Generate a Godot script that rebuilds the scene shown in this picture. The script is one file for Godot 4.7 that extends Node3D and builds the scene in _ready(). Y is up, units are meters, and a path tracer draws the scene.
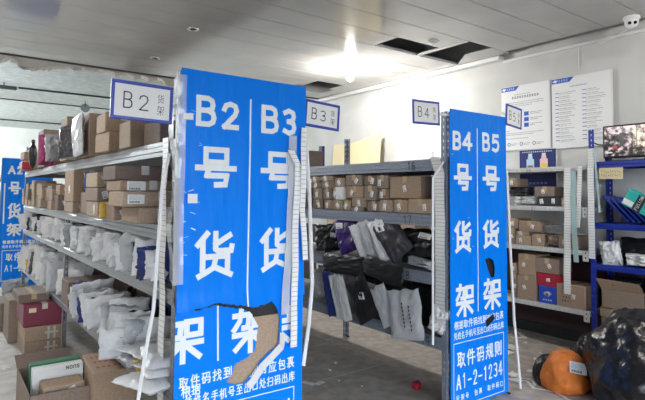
extends Node3D
# A parcel pick-up room: two double-sided racks with blue end banners, wall shelving on the right, lit by bare bulbs.

var M := {}
var taken := {}
var rng := RandomNumberGenerator.new()
var nz := FastNoiseLite.new()

# ------------------------------------------------------------------ glyph strokes (0..100 box, y down)
var G := {
	"号": [[25,8,75,8,75,38,25,38,25,8],[5,52,95,52],[33,52,28,70,76,70,72,91,50,92]],
	"货": [[30,3,8,28],[20,18,20,48],[85,8,50,28],[50,3,50,38,57,43,88,43,90,33],[20,82,20,55,80,55,80,82],[50,62,46,80,12,97],[56,82,88,97]],
	"架": [[5,15,45,15,42,45,30,45],[24,3,20,28,5,47],[58,12,92,12,92,42,58,42,58,12],[5,60,95,60],[50,48,50,100],[46,62,10,93],[54,62,90,93]],
	"取": [[5,10,50,10],[14,10,14,78],[40,10,40,98],[14,32,40,32],[14,54,40,54],[3,82,48,74],[54,22,92,22,80,58,50,95],[58,38,75,72,97,95]],
	"件": [[28,3,5,45],[18,30,18,98],[48,8,38,40],[44,27,92,27],[32,58,97,58],[67,4,67,98]],
	"码": [[5,12,42,12],[24,12,5,55],[15,45,15,90,38,90,38,45,15,45],[50,10,86,10,82,48],[56,22,52,48,94,48,90,90,74,93],[46,70,80,70]],
	"规": [[8,24,46,24],[4,48,50,48],[27,5,27,45,5,95],[30,60,46,85],[58,62,58,8,92,8,92,62],[74,22,72,62,50,96],[80,62,80,90,97,90,97,76]],
	"则": [[10,68,10,8,50,8,50,68],[30,22,29,60,8,96],[36,70,52,92],[68,15,68,70],[90,5,90,94,76,90]],
	"根": [[3,26,44,26],[24,4,24,98],[22,32,3,68],[27,42,42,58],[52,8,88,8,88,46,52,46],[52,27,88,27],[52,8,52,95,66,88],[66,48,97,95],[92,56,74,70]],
	"据": [[3,24,38,24],[22,4,22,92,10,88],[3,62,38,48],[46,10,92,10,92,30,46,30],[46,10,46,60,38,96],[50,46,97,46],[72,32,72,64],[54,64,90,64,90,95,54,95,54,64]],
	"找": [[3,24,40,24],[22,4,22,92,10,88],[3,62,40,48],[46,38,97,32],[62,5,70,60,94,95,97,78],[90,52,52,92],[78,8,90,20]],
	"到": [[5,10,58,10],[30,12,14,38,52,36],[44,26,56,46],[8,62,56,62],[32,44,32,88],[3,92,60,84],[70,15,70,70],[92,5,92,94,78,90]],
	"对": [[5,18,44,18,5,90],[8,35,46,88],[50,30,97,30],[80,5,80,92,66,88],[58,48,68,66]],
	"应": [[50,3,54,13],[12,18,95,18],[14,18,14,55,3,97],[30,42,38,78],[52,35,58,72],[84,32,66,88],[20,92,97,92]],
	"包": [[28,3,8,38],[22,22,88,22,84,68,72,66],[22,42,62,42,62,62,22,62],[22,42,22,90,30,95,92,95,94,78]],
	"裹": [[50,2,50,10],[10,10,90,10],[25,20,75,20,75,48,25,48,25,20],[25,34,75,34],[50,20,50,62],[5,60,95,60],[45,62,5,88],[30,76,30,97,50,88],[55,62,95,97],[85,68,66,78]],
	"凭": [[28,3,8,35],[18,22,18,52],[85,6,40,16],[35,30,95,30],[65,14,65,48],[40,50,92,50],[30,62,28,78,8,97],[30,62,70,62,72,92,95,92,95,80]],
	"姓": [[28,5,10,65,44,92],[42,35,8,92],[3,35,46,35],[58,8,48,40],[54,28,94,28],[56,55,92,55],[46,92,98,92],[74,5,74,92]],
	"名": [[42,3,10,42],[35,16,80,16,10,75],[38,34,52,46],[34,62,84,62,84,96,34,96,34,62]],
	"手": [[80,5,20,14],[12,34,90,34],[5,58,96,58],[52,10,52,92,34,88]],
	"机": [[3,26,44,26],[24,4,24,98],[22,32,3,68],[27,42,42,58],[42,96,56,60,56,12,84,12,84,90,97,90,97,74]],
	"至": [[8,8,92,8],[44,10,20,40,78,36],[66,24,86,48],[14,66,86,66],[50,46,50,94],[4,94,96,94]],
	"出": [[50,3,50,92],[20,14,20,46,80,46,80,14],[10,56,10,94,90,94,90,56]],
	"口": [[15,18,85,18,85,88,15,88,15,18]],
	"处": [[24,3,8,45],[20,22,48,22,8,94],[14,36,60,92,97,94],[72,4,72,74],[74,34,94,52]],
	"扫": [[3,24,38,24],[22,4,22,92,10,88],[3,62,38,48],[50,16,92,16,92,90,50,90],[52,52,92,52]],
	"库": [[50,3,54,12],[12,16,95,16],[14,16,14,58,3,97],[28,34,92,34],[54,22,34,58,88,58],[62,44,62,98],[24,78,96,78]],
	"A": [[6,100,50,0,94,100],[22,66,78,66]],
	"B": [[12,0,12,100],[12,0,60,0,80,8,85,24,80,40,60,47,12,47],[60,47,85,56,92,74,86,91,64,100,12,100]],
	"1": [[25,18,55,0,55,100]],
	"2": [[10,26,20,8,48,0,78,7,88,26,78,47,12,100,92,100]],
	"3": [[12,10,45,0,78,8,84,24,76,42,42,48],[42,48,80,55,90,74,80,92,48,100,10,90]],
	"4": [[68,100,68,0,5,70,97,70]],
	"5": [[85,0,22,0,16,44,50,36,80,44,90,66,80,90,50,100,12,92]],
	"6": [[80,5,45,0,18,25,10,65,25,95,50,100,80,92,88,70,75,50,45,46,15,62]],
	"7": [[8,0,92,0,40,100]],
	"8": [[50,48,18,36,18,10,50,0,80,10,80,36,50,48,12,62,12,90,50,100,88,90,88,62,50,48]],
	"9": [[88,38,70,52,40,52,14,40,12,16,36,0,66,2,86,18,88,38,80,72,55,100]],
	"-": [[8,55,92,55]],
	"F": [[12,100,12,0,90,0],[12,48,78,48]], "U": [[10,0,10,75,28,98,70,98,90,75,90,0]], "S": [[88,14,60,0,28,2,12,22,26,44,72,54,90,76,70,98,36,100,10,88]],
	"I": [[50,0,50,100]], "O": [[50,0,16,18,8,50,18,84,50,100,82,84,92,50,84,18,50,0]], "N": [[10,100,10,0,90,100,90,0]],
}

# ------------------------------------------------------------------ helpers
func numbered(called: String) -> String:
	if not taken.has(called):
		taken[called] = 0
		return called
	taken[called] += 1
	return "%s_%03d" % [called, taken[called]]

func tag(o: Node, label: String, category: String, group := "", kind := "") -> Node:
	if label: o.set_meta("label", label)
	if category: o.set_meta("category", category)
	if group: o.set_meta("group", group)
	if kind: o.set_meta("kind", kind)
	return o

func thing(called: String, label: String, category: String, at := Vector3.ZERO, group := "") -> Node3D:
	var o := Node3D.new()
	o.name = numbered(called)
	add_child(o)
	o.position = at
	tag(o, label, category, group)
	return o

func put(called: String, mesh: Mesh, m: Material, parent: Node = null) -> MeshInstance3D:
	var o := MeshInstance3D.new()
	o.mesh = mesh
	o.material_override = m
	if parent == null:
		o.name = numbered(called)
		add_child(o)
	else:
		o.name = called
		parent.add_child(o, true)
	return o

func struct(called: String, mesh: Mesh, m: Material) -> MeshInstance3D:
	var o := put(called, mesh, m)
	o.set_meta("kind", "structure")
	return o

func newst() -> SurfaceTool:
	var st := SurfaceTool.new()
	st.begin(Mesh.PRIMITIVE_TRIANGLES)
	return st

func tri(st: SurfaceTool, a: Vector3, b: Vector3, c: Vector3, hint: Vector3) -> void:
	var n := (c - a).cross(b - a)
	if n.dot(hint) < 0.0:
		var t := b
		b = c
		c = t
		n = -n
	n = n.normalized()
	for p in [a, b, c]:
		st.set_normal(n)
		st.set_uv(Vector2(p.x + p.z, -p.y))
		st.add_vertex(p)

func quad(st: SurfaceTool, a: Vector3, b: Vector3, c: Vector3, d: Vector3, hint: Vector3) -> void:
	tri(st, a, b, c, hint)
	tri(st, a, c, d, hint)

# chamfered box between two corners
func cbox(st: SurfaceTool, lo: Vector3, hi: Vector3, c := 0.002) -> void:
	var mid := (lo + hi) * 0.5
	var h := (hi - lo) * 0.5
	c = min(c, min(h.x, min(h.y, h.z)) * 0.6)
	var sg := [-1.0, 1.0]
	var p := {}
	for i in 8:
		var s := Vector3(sg[i & 1], sg[(i >> 1) & 1], sg[(i >> 2) & 1])
		for a in 3:
			var v := h - Vector3(c, c, c)
			v[a] = h[a]
			p[i * 3 + a] = mid + v * s
	for a in 3:
		var b1: int = 1 << ((a + 1) % 3)
		var b2: int = 1 << ((a + 2) % 3)
		for s in 2:
			var k: int = s << a
			var n := Vector3.ZERO
			n[a] = sg[s]
			quad(st, p[k * 3 + a], p[(k | b1) * 3 + a], p[(k | b1 | b2) * 3 + a], p[(k | b2) * 3 + a], n)
	for a in 3:
		var u: int = (a + 1) % 3
		var w: int = (a + 2) % 3
		for su in 2:
			for sw in 2:
				var k: int = (su << u) | (sw << w)
				var k2: int = k | (1 << a)
				var n := Vector3.ZERO
				n[u] = sg[su]
				n[w] = sg[sw]
				quad(st, p[k * 3 + u], p[k2 * 3 + u], p[k2 * 3 + w], p[k * 3 + w], n)
	for i in 8:
		tri(st, p[i * 3], p[i * 3 + 1], p[i * 3 + 2], Vector3(sg[i & 1], sg[(i >> 1) & 1], sg[(i >> 2) & 1]))

func boxm(lo: Vector3, hi: Vector3, c := 0.002) -> ArrayMesh:
	var st := newst()
	cbox(st, lo, hi, c)
	return st.commit()

# size box standing on its origin
func sbox(s: Vector3, c := 0.004) -> ArrayMesh:
	return boxm(Vector3(-s.x / 2, 0, -s.z / 2), Vector3(s.x / 2, s.y, s.z / 2), c)

# thin sheet of four corners (thick along its normal)
func sheet(st: SurfaceTool, a: Vector3, b: Vector3, c: Vector3, d: Vector3, t := 0.001) -> void:
	var n := (b - a).cross(d - a).normalized() * t * 0.5
	quad(st, a + n, b + n, c + n, d + n, n)
	quad(st, a - n, b - n, c - n, d - n, -n)
	var mid := (a + b + c + d) * 0.25
	var l := [a, b, c, d]
	for i in 4:
		var p: Vector3 = l[i]
		var q: Vector3 = l[(i + 1) % 4]
		quad(st, p + n, q + n, q - n, p - n, (p + q) * 0.5 - mid)

func tube(st: SurfaceTool, pts: Array, r: float, sides := 8) -> void:
	var rings := []
	for i in pts.size():
		var d: Vector3 = (pts[min(i + 1, pts.size() - 1)] - pts[max(i - 1, 0)]).normalized()
		var u := d.cross(Vector3(0.31, 0.2, 0.93)).normalized()
		var w := d.cross(u)
		var ring := []
		for k in sides:
			var a := TAU * k / sides
			ring.append(pts[i] + (u * cos(a) + w * sin(a)) * r)
		rings.append(ring)
	for i in pts.size() - 1:
		for k in sides:
			var k2 := (k + 1) % sides
			var c: Vector3 = (rings[i][k] + rings[i][k2]) * 0.5 - pts[i]
			quad(st, rings[i][k], rings[i][k2], rings[i + 1][k2], rings[i + 1][k], c)
	for k in sides - 2:
		tri(st, rings[0][0], rings[0][k + 1], rings[0][k + 2], pts[0] - pts[1])
		var e: int = pts.size() - 1
		tri(st, rings[e][0], rings[e][k + 1], rings[e][k + 2], pts[e] - pts[e - 1])

# lathe about +y of [r, y] pairs, smooth
func lathe(st: SurfaceTool, prof: Array, at: Vector3, sides := 20) -> void:
	for i in prof.size() - 1:
		for k in sides:
			var a0 := TAU * k / sides
			var a1 := TAU * (k + 1) / sides
			var p0: Vector2 = prof[i]
			var p1: Vector2 = prof[i + 1]
			var tn := p1 - p0
			var nn := Vector2(tn.y, -tn.x).normalized()
			var mk := func(p: Vector2, a: float) -> Vector3: return at + Vector3(cos(a) * p.x, p.y, sin(a) * p.x)
			var am := (a0 + a1) * 0.5
			quad(st, mk.call(p0, a0), mk.call(p0, a1), mk.call(p1, a1), mk.call(p1, a0), Vector3(cos(am) * nn.x, nn.y, sin(am) * nn.x))

# flat ink strokes of a glyph in the local xy plane, lower-left of the glyph at o
func ink(st: SurfaceTool, ch: String, o: Vector3, ux: Vector3, uy: Vector3, w: float, h: float, lw: float) -> void:
	var n := ux.cross(uy)
	for s in G[ch]:
		var i := 0
		while i + 3 < s.size():
			var a: Vector3 = o + ux * (s[i] / 100.0 * w) + uy * ((100 - s[i + 1]) / 100.0 * h)
			var b: Vector3 = o + ux * (s[i + 2] / 100.0 * w) + uy * ((100 - s[i + 3]) / 100.0 * h)
			var d := (b - a).normalized()
			var sd := n.cross(d) * lw * 0.5
			a -= d * lw * 0.4
			b += d * lw * 0.4
			quad(st, a - sd, b - sd, b + sd, a + sd, n)
			i += 2

func ink_text(st: SurfaceTool, txt: String, o: Vector3, ux: Vector3, uy: Vector3, w: float, h: float, pitch: float, lw: float) -> void:
	for i in txt.length():
		ink(st, txt[i], o + ux * pitch * i, ux, uy, w, h, lw)

# ------------------------------------------------------------------ pictures (flat print)
func stroke_px(im: Image, ax: float, ay: float, bx: float, by: float, hw: float, col: Color, cap0 := 0.85, cap1 := 0.85) -> void:
	var a := Vector2(ax, ay)
	var b := Vector2(bx, by)
	var d := b - a
	var len := d.length()
	d = d / max(len, 0.001)
	var e0 := hw * cap0
	var e1 := hw * cap1
	var x0 := int(max(0.0, min(ax, bx) - hw - 2))
	var x1 := int(min(im.get_width() - 1.0, max(ax, bx) + hw + 2))
	var y0 := int(max(0.0, min(ay, by) - hw - 2))
	var y1 := int(min(im.get_height() - 1.0, max(ay, by) + hw + 2))
	for y in range(y0, y1 + 1):
		for x in range(x0, x1 + 1):
			var q := Vector2(x + 0.5, y + 0.5) - a
			var t := q.dot(d)
			var s: float = abs(q.x * d.y - q.y * d.x)
			var cov: float = clamp(hw - s + 0.5, 0.0, 1.0) * clamp(min(t + e0, len + e1 - t) + 0.5, 0.0, 1.0)
			if cap0 == 0.0: cov = maxf(cov, clampf(hw - q.length() + 0.5, 0.0, 1.0))
			if cap1 == 0.0: cov = maxf(cov, clampf(hw - (q - d * len).length() + 0.5, 0.0, 1.0))
			if cov > 0.0:
				im.set_pixel(x, y, im.get_pixel(x, y).lerp(col, cov))

func glyph_px(im: Image, ch: String, x: float, y: float, w: float, h: float, hw: float, col: Color) -> void:
	for s in G[ch]:
		var i := 0
		while i + 3 < s.size():
			# butt ends and square corners, round where a curve bends gently
			var d := Vector2((s[i + 2] - s[i]) * w, (s[i + 3] - s[i + 1]) * h)
			var c0 := 0.85
			var c1 := 0.85
			if i > 0 and absf(d.angle_to(Vector2((s[i] - s[i - 2]) * w, (s[i + 1] - s[i - 1]) * h))) < 1.25: c0 = 0.0
			if i + 5 < s.size() and absf(d.angle_to(Vector2((s[i + 4] - s[i + 2]) * w, (s[i + 5] - s[i + 3]) * h))) < 1.25: c1 = 0.0
			stroke_px(im, x + s[i] / 100.0 * w, y + s[i + 1] / 100.0 * h, x + s[i + 2] / 100.0 * w, y + s[i + 3] / 100.0 * h, hw, col, c0, c1)
			i += 2

# evenly spaced characters from centre (u0,v0) to centre (u1,v1), metres times k
func line_px(im: Image, txt: String, k: float, u0: float, v0: float, u1: float, v1: float, cw: float, chh: float, hw: float, col: Color) -> void:
	var n := txt.length()
	for i in n:
		if txt[i] == " ": continue
		var f: float = float(i) / maxf(1.0, n - 1)
		var u: float = lerp(u0, u1, f)
		var v: float = lerp(v0, v1, f)
		glyph_px(im, txt[i], (u - cw / 2) * k, (v - chh / 2) * k, cw * k, chh * k, hw * k, col)

func rect_line(im: Image, k: float, u0: float, v0: float, u1: float, v1: float, hw: float, col: Color) -> void:
	for s in [[u0, v0, u1, v0], [u1, v0, u1, v1], [u1, v1, u0, v1], [u0, v1, u0, v0]]:
		stroke_px(im, s[0] * k, s[1] * k, s[2] * k, s[3] * k, hw * k, col)

func tex(im: Image) -> ImageTexture:
	return ImageTexture.create_from_image(im)

func noise_tex(freq: float, lo: Color, hi: Color, seed_ := 1, size := 256, oct := 4) -> NoiseTexture2D:
	var n := FastNoiseLite.new()
	n.seed = seed_
	n.frequency = freq
	n.fractal_octaves = oct
	var t := NoiseTexture2D.new()
	t.width = size
	t.height = size
	t.seamless = true
	t.noise = n
	var g := Gradient.new()
	g.set_color(0, lo)
	g.set_color(1, hi)
	t.color_ramp = g
	return t

func normal_tex(freq: float, strength: float, seed_ := 1, size := 256) -> NoiseTexture2D:
	var n := FastNoiseLite.new()
	n.seed = seed_
	n.frequency = freq
	var t := NoiseTexture2D.new()
	t.width = size
	t.height = size
	t.seamless = true
	t.noise = n
	t.as_normal_map = true
	t.bump_strength = strength
	return t

func rgb(r: int, g: int, b: int) -> Color:
	return Color(r / 255.0, g / 255.0, b / 255.0)

func mat(key: String, col: Color, rough := 0.6, metal := 0.0) -> StandardMaterial3D:
	var m := StandardMaterial3D.new()
	m.resource_name = key
	m.albedo_color = col
	m.roughness = rough
	m.metallic = metal
	M[key] = m
	return m

func grain(m: StandardMaterial3D, t: Texture2D, s: float, world := false) -> StandardMaterial3D:
	m.albedo_texture = t
	m.uv1_triplanar = true
	m.uv1_world_triplanar = world
	m.uv1_scale = Vector3(s, s, s)
	return m

func bump(m: StandardMaterial3D, t: Texture2D, amount := 1.0) -> void:
	m.normal_enabled = true
	m.normal_texture = t
	m.normal_scale = amount

func materials() -> void:
	var fine := noise_tex(0.05, Color(0.84, 0.84, 0.84), Color(1, 1, 1), 3)
	var blot := noise_tex(0.02, Color(0.78, 0.77, 0.76), Color(1, 1, 1), 5, 512, 6)
	var crease := normal_tex(0.02, 6.0, 9)
	grain(mat("floor", rgb(196, 189, 182), 0.55), blot, 0.7, true)
	grain(mat("floor2", rgb(190, 184, 177), 0.55), blot, 0.6, true)
	mat("joint", rgb(112, 108, 104), 0.9)
	grain(mat("wall", rgb(212, 212, 210), 0.7), noise_tex(0.01, Color(0.93, 0.93, 0.92), Color(1, 1, 1), 7), 0.5, true)
	grain(mat("ceiling", rgb(194, 192, 188), 0.11), noise_tex(0.01, Color(0.92, 0.92, 0.92), Color(1, 1, 1), 8), 0.4, true)
	grain(mat("roof", rgb(220, 228, 228), 0.8), fine, 0.4, true)
	grain(mat("plaster", rgb(232, 228, 222), 0.9), blot, 4.0)
	mat("dark", rgb(30, 30, 34), 0.6)
	mat("black_metal", rgb(46, 46, 52), 0.5)
	mat("concrete", rgb(176, 177, 178), 0.9)
	grain(mat("maroon_wall", rgb(58, 30, 38), 0.7), fine, 2.0, true)
	grain(mat("black_base", rgb(24, 22, 26), 0.6), noise_tex(0.09, Color(0.7, 0.7, 0.7), Color(1, 1, 1), 12), 3.0, true)
	grain(mat("grey_steel", rgb(142, 144, 150), 0.42, 0.1), fine, 3.0)
	grain(mat("slate_steel", rgb(138, 146, 162), 0.42, 0.1), fine, 3.0)
	grain(mat("white_steel", rgb(226, 226, 224), 0.4), fine, 3.0)
	grain(mat("blue_steel", rgb(32, 56, 164), 0.35), fine, 3.0)
	mat("deck", rgb(150, 152, 156), 0.6)
	var tones := [[182, 157, 134], [168, 146, 126], [190, 167, 144], [150, 131, 116], [176, 150, 125], [132, 114, 104]]
	for i in tones.size():
		grain(mat("card%d" % i, rgb(tones[i][0], tones[i][1], tones[i][2]), 0.8), fine, 4.0)
	mat("tape", rgb(190, 164, 132), 0.2)
	mat("clear_tape", rgb(206, 204, 200), 0.18)
	mat("ink", rgb(36, 34, 40), 0.7)
	mat("red_ink", rgb(168, 70, 64), 0.7)
	mat("brown_ink", rgb(88, 60, 44), 0.8)
	mat("paper", rgb(232, 232, 230), 0.7)
	mat("white_card", rgb(220, 220, 218), 0.6)
	mat("blue_frame", rgb(40, 62, 166), 0.35)
	for d in [["bag_white", 236, 236, 237], ["bag_pale", 206, 208, 212], ["bag_grey", 166, 170, 174], ["bag_black", 34, 34, 40], ["bag_navy", 30, 52, 122], ["bag_purple", 74, 48, 128], ["bag_yellow", 226, 184, 70], ["bag_pink", 176, 62, 122], ["bag_char", 62, 60, 66], ["bag_blue", 44, 76, 160]]:
		var m := grain(mat(d[0], rgb(d[1], d[2], d[3]), 0.34), fine, 2.0)
		bump(m, crease, 0.7)
	var sack := mat("sack", rgb(18, 18, 21), 0.3)
	sack.uv1_triplanar = true
	sack.uv1_scale = Vector3(1.6, 1.6, 1.6)
	bump(sack, normal_tex(0.012, 10.0, 21), 0.9)
	var orange := grain(mat("orange", rgb(232, 128, 48), 0.6), fine, 2.0)
	bump(orange, crease, 0.8)
	mat("maroon_box", rgb(120, 40, 62), 0.5)
	mat("red_box", rgb(170, 36, 58), 0.45)
	mat("blue_box", rgb(36, 76, 190), 0.45)
	mat("green_box", rgb(34, 104, 72), 0.5)
	mat("teal_box", rgb(40, 176, 170), 0.45)
	mat("navy_print", rgb(30, 44, 112), 0.5)
	mat("black_box", rgb(40, 40, 46), 0.5)
	mat("cream", rgb(222, 206, 164), 0.6)
	mat("plastic_white", rgb(232, 232, 232), 0.35)
	mat("chrome", rgb(190, 190, 190), 0.25, 0.8)
	mat("hole_black", rgb(14, 14, 16), 0.9)
	var film := mat("film", Color(0.9, 0.91, 0.92, 0.42), 0.15)
	film.transparency = BaseMaterial3D.TRANSPARENCY_ALPHA
	var tint := mat("film_teal", Color(0.74, 0.86, 0.86, 0.62), 0.2)
	tint.transparency = BaseMaterial3D.TRANSPARENCY_ALPHA
	var clear := mat("clear_plastic", Color(0.75, 0.76, 0.78, 0.35), 0.12)
	clear.transparency = BaseMaterial3D.TRANSPARENCY_ALPHA
	# roll of shelf stickers: white cells parted by a printed line
	var im := Image.create(32, 32, false, Image.FORMAT_RGB8)
	im.fill(rgb(232, 232, 230))
	im.fill_rect(Rect2i(0, 0, 32, 3), rgb(150, 150, 154))
	im.fill_rect(Rect2i(0, 0, 2, 32), rgb(190, 190, 190))
	var sm := mat("stickers", Color(1, 1, 1), 0.5)
	sm.albedo_texture = tex(im)
	# courier label: white with printed lines and bars
	var li := Image.create(64, 96, false, Image.FORMAT_RGB8)
	li.fill(rgb(236, 236, 234))
	var r2 := RandomNumberGenerator.new()
	r2.seed = 4
	for k in 14:
		li.fill_rect(Rect2i(5, 6 + k * 4, r2.randi_range(18, 54), 1), rgb(110, 110, 112))
	for k in 20:
		li.fill_rect(Rect2i(6 + k * 2 + r2.randi_range(0, 1), 66, 1, 22), rgb(50, 50, 54))
	var lm := mat("courier_label", Color(1, 1, 1), 0.5)
	lm.albedo_texture = tex(li)
	var bulb := mat("bulb_glow", rgb(255, 255, 255), 0.4)
	bulb.emission_enabled = true
	bulb.emission = rgb(255, 252, 246)
	bulb.emission_energy_multiplier = 6.0

# ------------------------------------------------------------------ reusable builders
func label_plate(parent: Node, at: Vector3, n: Vector3, up: Vector3, w: float, h: float, m := "courier_label", called := "label") -> void:
	var st := newst()
	var ux := up.cross(n).normalized()
	var uy := n.cross(ux).normalized()
	var o := at + n * 0.0025
	var c := [o - ux * w / 2 - uy * h / 2, o + ux * w / 2 - uy * h / 2, o + ux * w / 2 + uy * h / 2, o - ux * w / 2 + uy * h / 2]
	var uv := [Vector2(0, 1), Vector2(1, 1), Vector2(1, 0), Vector2(0, 0)]
	for i in [0, 2, 1, 0, 3, 2]:
		st.set_normal(n)
		st.set_uv(uv[i])
		st.add_vertex(c[i])
	put(called, st.commit(), M[m], parent)

# carton with its corner block lo..hi in world axes
func carton(lo: Vector3, hi: Vector3, tone: String, label: String, group: String, opts := {}) -> Node3D:
	var s := hi - lo
	var t := thing(opts.get("name", "cardboard_box"), label, opts.get("category", "box"), Vector3((lo.x + hi.x) / 2, lo.y, (lo.z + hi.z) / 2), group)
	t.rotation.y = opts.get("turn", 0.0)
	put("body", sbox(s, 0.006), M[tone], t)
	if opts.get("tape", true):
		var st := newst()
		var tm: String = opts.get("tape_mat", "tape")
		var tw := 0.045
		if opts.get("tape_x", false):
			cbox(st, Vector3(-s.x / 2 - 0.0015, s.y - 0.05, -tw / 2), Vector3(s.x / 2 + 0.0015, s.y + 0.0015, tw / 2), 0.001)
		else:
			cbox(st, Vector3(-tw / 2, s.y - 0.05, -s.z / 2 - 0.0015), Vector3(tw / 2, s.y + 0.0015, s.z / 2 + 0.0015), 0.001)
		put("tape", st.commit(), M[tm], t)
	for l in opts.get("stick", []):
		# [face, along, up, w, h, tilt, material]
		var n := Vector3(-1, 0, 0) if l[0] == "x" else Vector3(0, 0, 1)
		var at := Vector3(-s.x / 2, s.y * l[2], s.z * l[1]) if l[0] == "x" else Vector3(s.x * l[1], s.y * l[2], s.z / 2)
		label_plate(t, at, n, Vector3(0, 1, 0).rotated(n, l[5]), l[3], l[4], l[6] if l.size() > 6 else "courier_label")
	return t

var bag_meshes := []

# a filled plastic mailer: unit width, height and thickness, standing on its origin
func make_bag_mesh(sd: int, fullness := 1.0) -> ArrayMesh:
	var st := newst()
	var n := FastNoiseLite.new()
	n.seed = sd
	n.frequency = 1.5
	var nx := 18
	var ny := 20
	var rg := FastNoiseLite.new()
	rg.seed = sd + 40
	rg.frequency = 1.1
	rg.fractal_type = FastNoiseLite.FRACTAL_RIDGED
	var P := [[], []]
	for side in 2:
		for j in ny + 1:
			for i in nx + 1:
				var u := float(i) / nx
				var v := float(j) / ny
				var e: float = clamp(min(min(u, 1 - u) * 5.0, min(v, 1 - v) * 5.5), 0.0, 1.0)
				var z: float = pow(e, 0.55) * (0.5 + 0.26 * n.get_noise_3d(u * 3, v * 3, side * 7.0)) * fullness
				z += 0.10 * n.get_noise_2d(u * 9 + side * 31, v * 5) * e
				z += (0.30 * rg.get_noise_2d(u * 2.2 + side * 17, v * 1.6) - 0.1) * e
				var wob := 0.10 * n.get_noise_2d(u * 2 + 50, v * 2)
				var x := u - 0.5 + 0.05 * n.get_noise_2d(v * 2.0 + 9, 2) + 0.012 * n.get_noise_2d(v * 9.0, u * 2.0)
				var y := v + 0.07 * n.get_noise_2d(u * 2.0 + 19, 5) * v + 0.01 * n.get_noise_2d(u * 9.0, 50.0) * v
				P[side].append(Vector3(x, y, (z if side == 0 else -z) + wob * 0.6))
	for side in 2:
		st.set_smooth_group(side + 1)
		for j in ny:
			for i in nx:
				var a: Vector3 = P[side][j * (nx + 1) + i]
				var b: Vector3 = P[side][j * (nx + 1) + i + 1]
				var c: Vector3 = P[side][(j + 1) * (nx + 1) + i + 1]
				var d: Vector3 = P[side][(j + 1) * (nx + 1) + i]
				var o: Array = [a, d, c, a, c, b] if side == 0 else [a, c, d, a, b, c]
				for p in o:
					st.set_uv(Vector2(p.x, p.y))
					st.add_vertex(p)
	st.generate_normals()
	return st.commit()

func bag(at: Vector3, size: Vector3, yaw: float, tilt: float, roll: float, m: String, label: String, group: String, variant := -1, stick := false, called := "mailing_bag") -> MeshInstance3D:
	var v := variant if variant >= 0 else rng.randi_range(0, bag_meshes.size() - 1)
	var o := put(called, bag_meshes[v], M[m])
	o.basis = Basis(Vector3.UP, yaw) * Basis(Vector3.RIGHT, tilt) * Basis(Vector3.BACK, roll) * Basis.from_scale(size)
	o.position = at + Vector3(0, 0.005 + abs(sin(roll)) * size.x * 0.5 + (absf(sin(tilt)) * size.z * 0.7 if absf(tilt) < 1.2 else 0.0), 0)
	tag(o, label, "bag", group)
	if stick:
		label_plate(o, Vector3(rng.randf_range(-0.2, 0.2), rng.randf_range(0.55, 0.8), 0.62), Vector3(0, 0, 1), Vector3(0.3, 1, 0), 0.26, 0.16)
	return o

# ribbon of stickers or film along points, facing n
func ribbon(called: String, pts: Array, width: Vector3, m: String, label: String, category: String, group := "", cell := 0.026) -> MeshInstance3D:
	var st := newst()
	var l := 0.0
	for i in pts.size() - 1:
		var a: Vector3 = pts[i]
		var b: Vector3 = pts[i + 1]
		var steps: int = max(1, int((b - a).length() / 0.1))
		for k in steps:
			var p := a.lerp(b, float(k) / steps)
			var q := a.lerp(b, float(k + 1) / steps)
			var l2 := l + (q - p).length()
			var n := width.cross(q - p).normalized()
			var wob0 := n * 0.004 * sin(l * 17.0)
			var wob1 := n * 0.004 * sin(l2 * 17.0)
			var c := [p - width / 2 + wob0, p + width / 2 + wob0, q + width / 2 + wob1, q - width / 2 + wob1]
			var uv := [Vector2(0, l / cell), Vector2(1, l / cell), Vector2(1, l2 / cell), Vector2(0, l2 / cell)]
			for s in 2:
				var off := n * (0.0006 if s == 0 else -0.0006)
				for x in ([0, 2, 1, 0, 3, 2] if s == 0 else [0, 1, 2, 0, 2, 3]):
					st.set_normal(n if s == 0 else -n)
					st.set_uv(uv[x])
					st.add_vertex(c[x] + off)
			l = l2
	var o := put(called, st.commit(), M[m])
	tag(o, label, category, group)
	return o

# slotted angle post: two perforated flanges (fx along x, fz along z), base at origin
func post_mesh(h: float, fx: float, fz: float, pitch := 0.05) -> ArrayMesh:
	var st := newst()
	var t := 0.002
	for f in 2:
		var w := fx if f == 0 else fz
		var s: float = sign(w)
		w = abs(w)
		var hole := 0.009
		var c0 := w * 0.5 - hole / 2
		var c1 := w * 0.5 + hole / 2
		var mk := func(a: float, b: float, y0: float, y1: float) -> void:
			if f == 0:
				cbox(st, Vector3(min(a * s, b * s), y0, -t), Vector3(max(a * s, b * s), y1, t), 0.0003)
			else:
				cbox(st, Vector3(-t, y0, min(a * s, b * s)), Vector3(t, y1, max(a * s, b * s)), 0.0003)
		mk.call(0.0, c0, 0.0, h)
		mk.call(c1, w, 0.0, h)
		var y := 0.0
		while y < h:
			mk.call(c0, c1, y, min(h, y + pitch - 0.022))
			y += pitch
	return st.commit()

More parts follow.
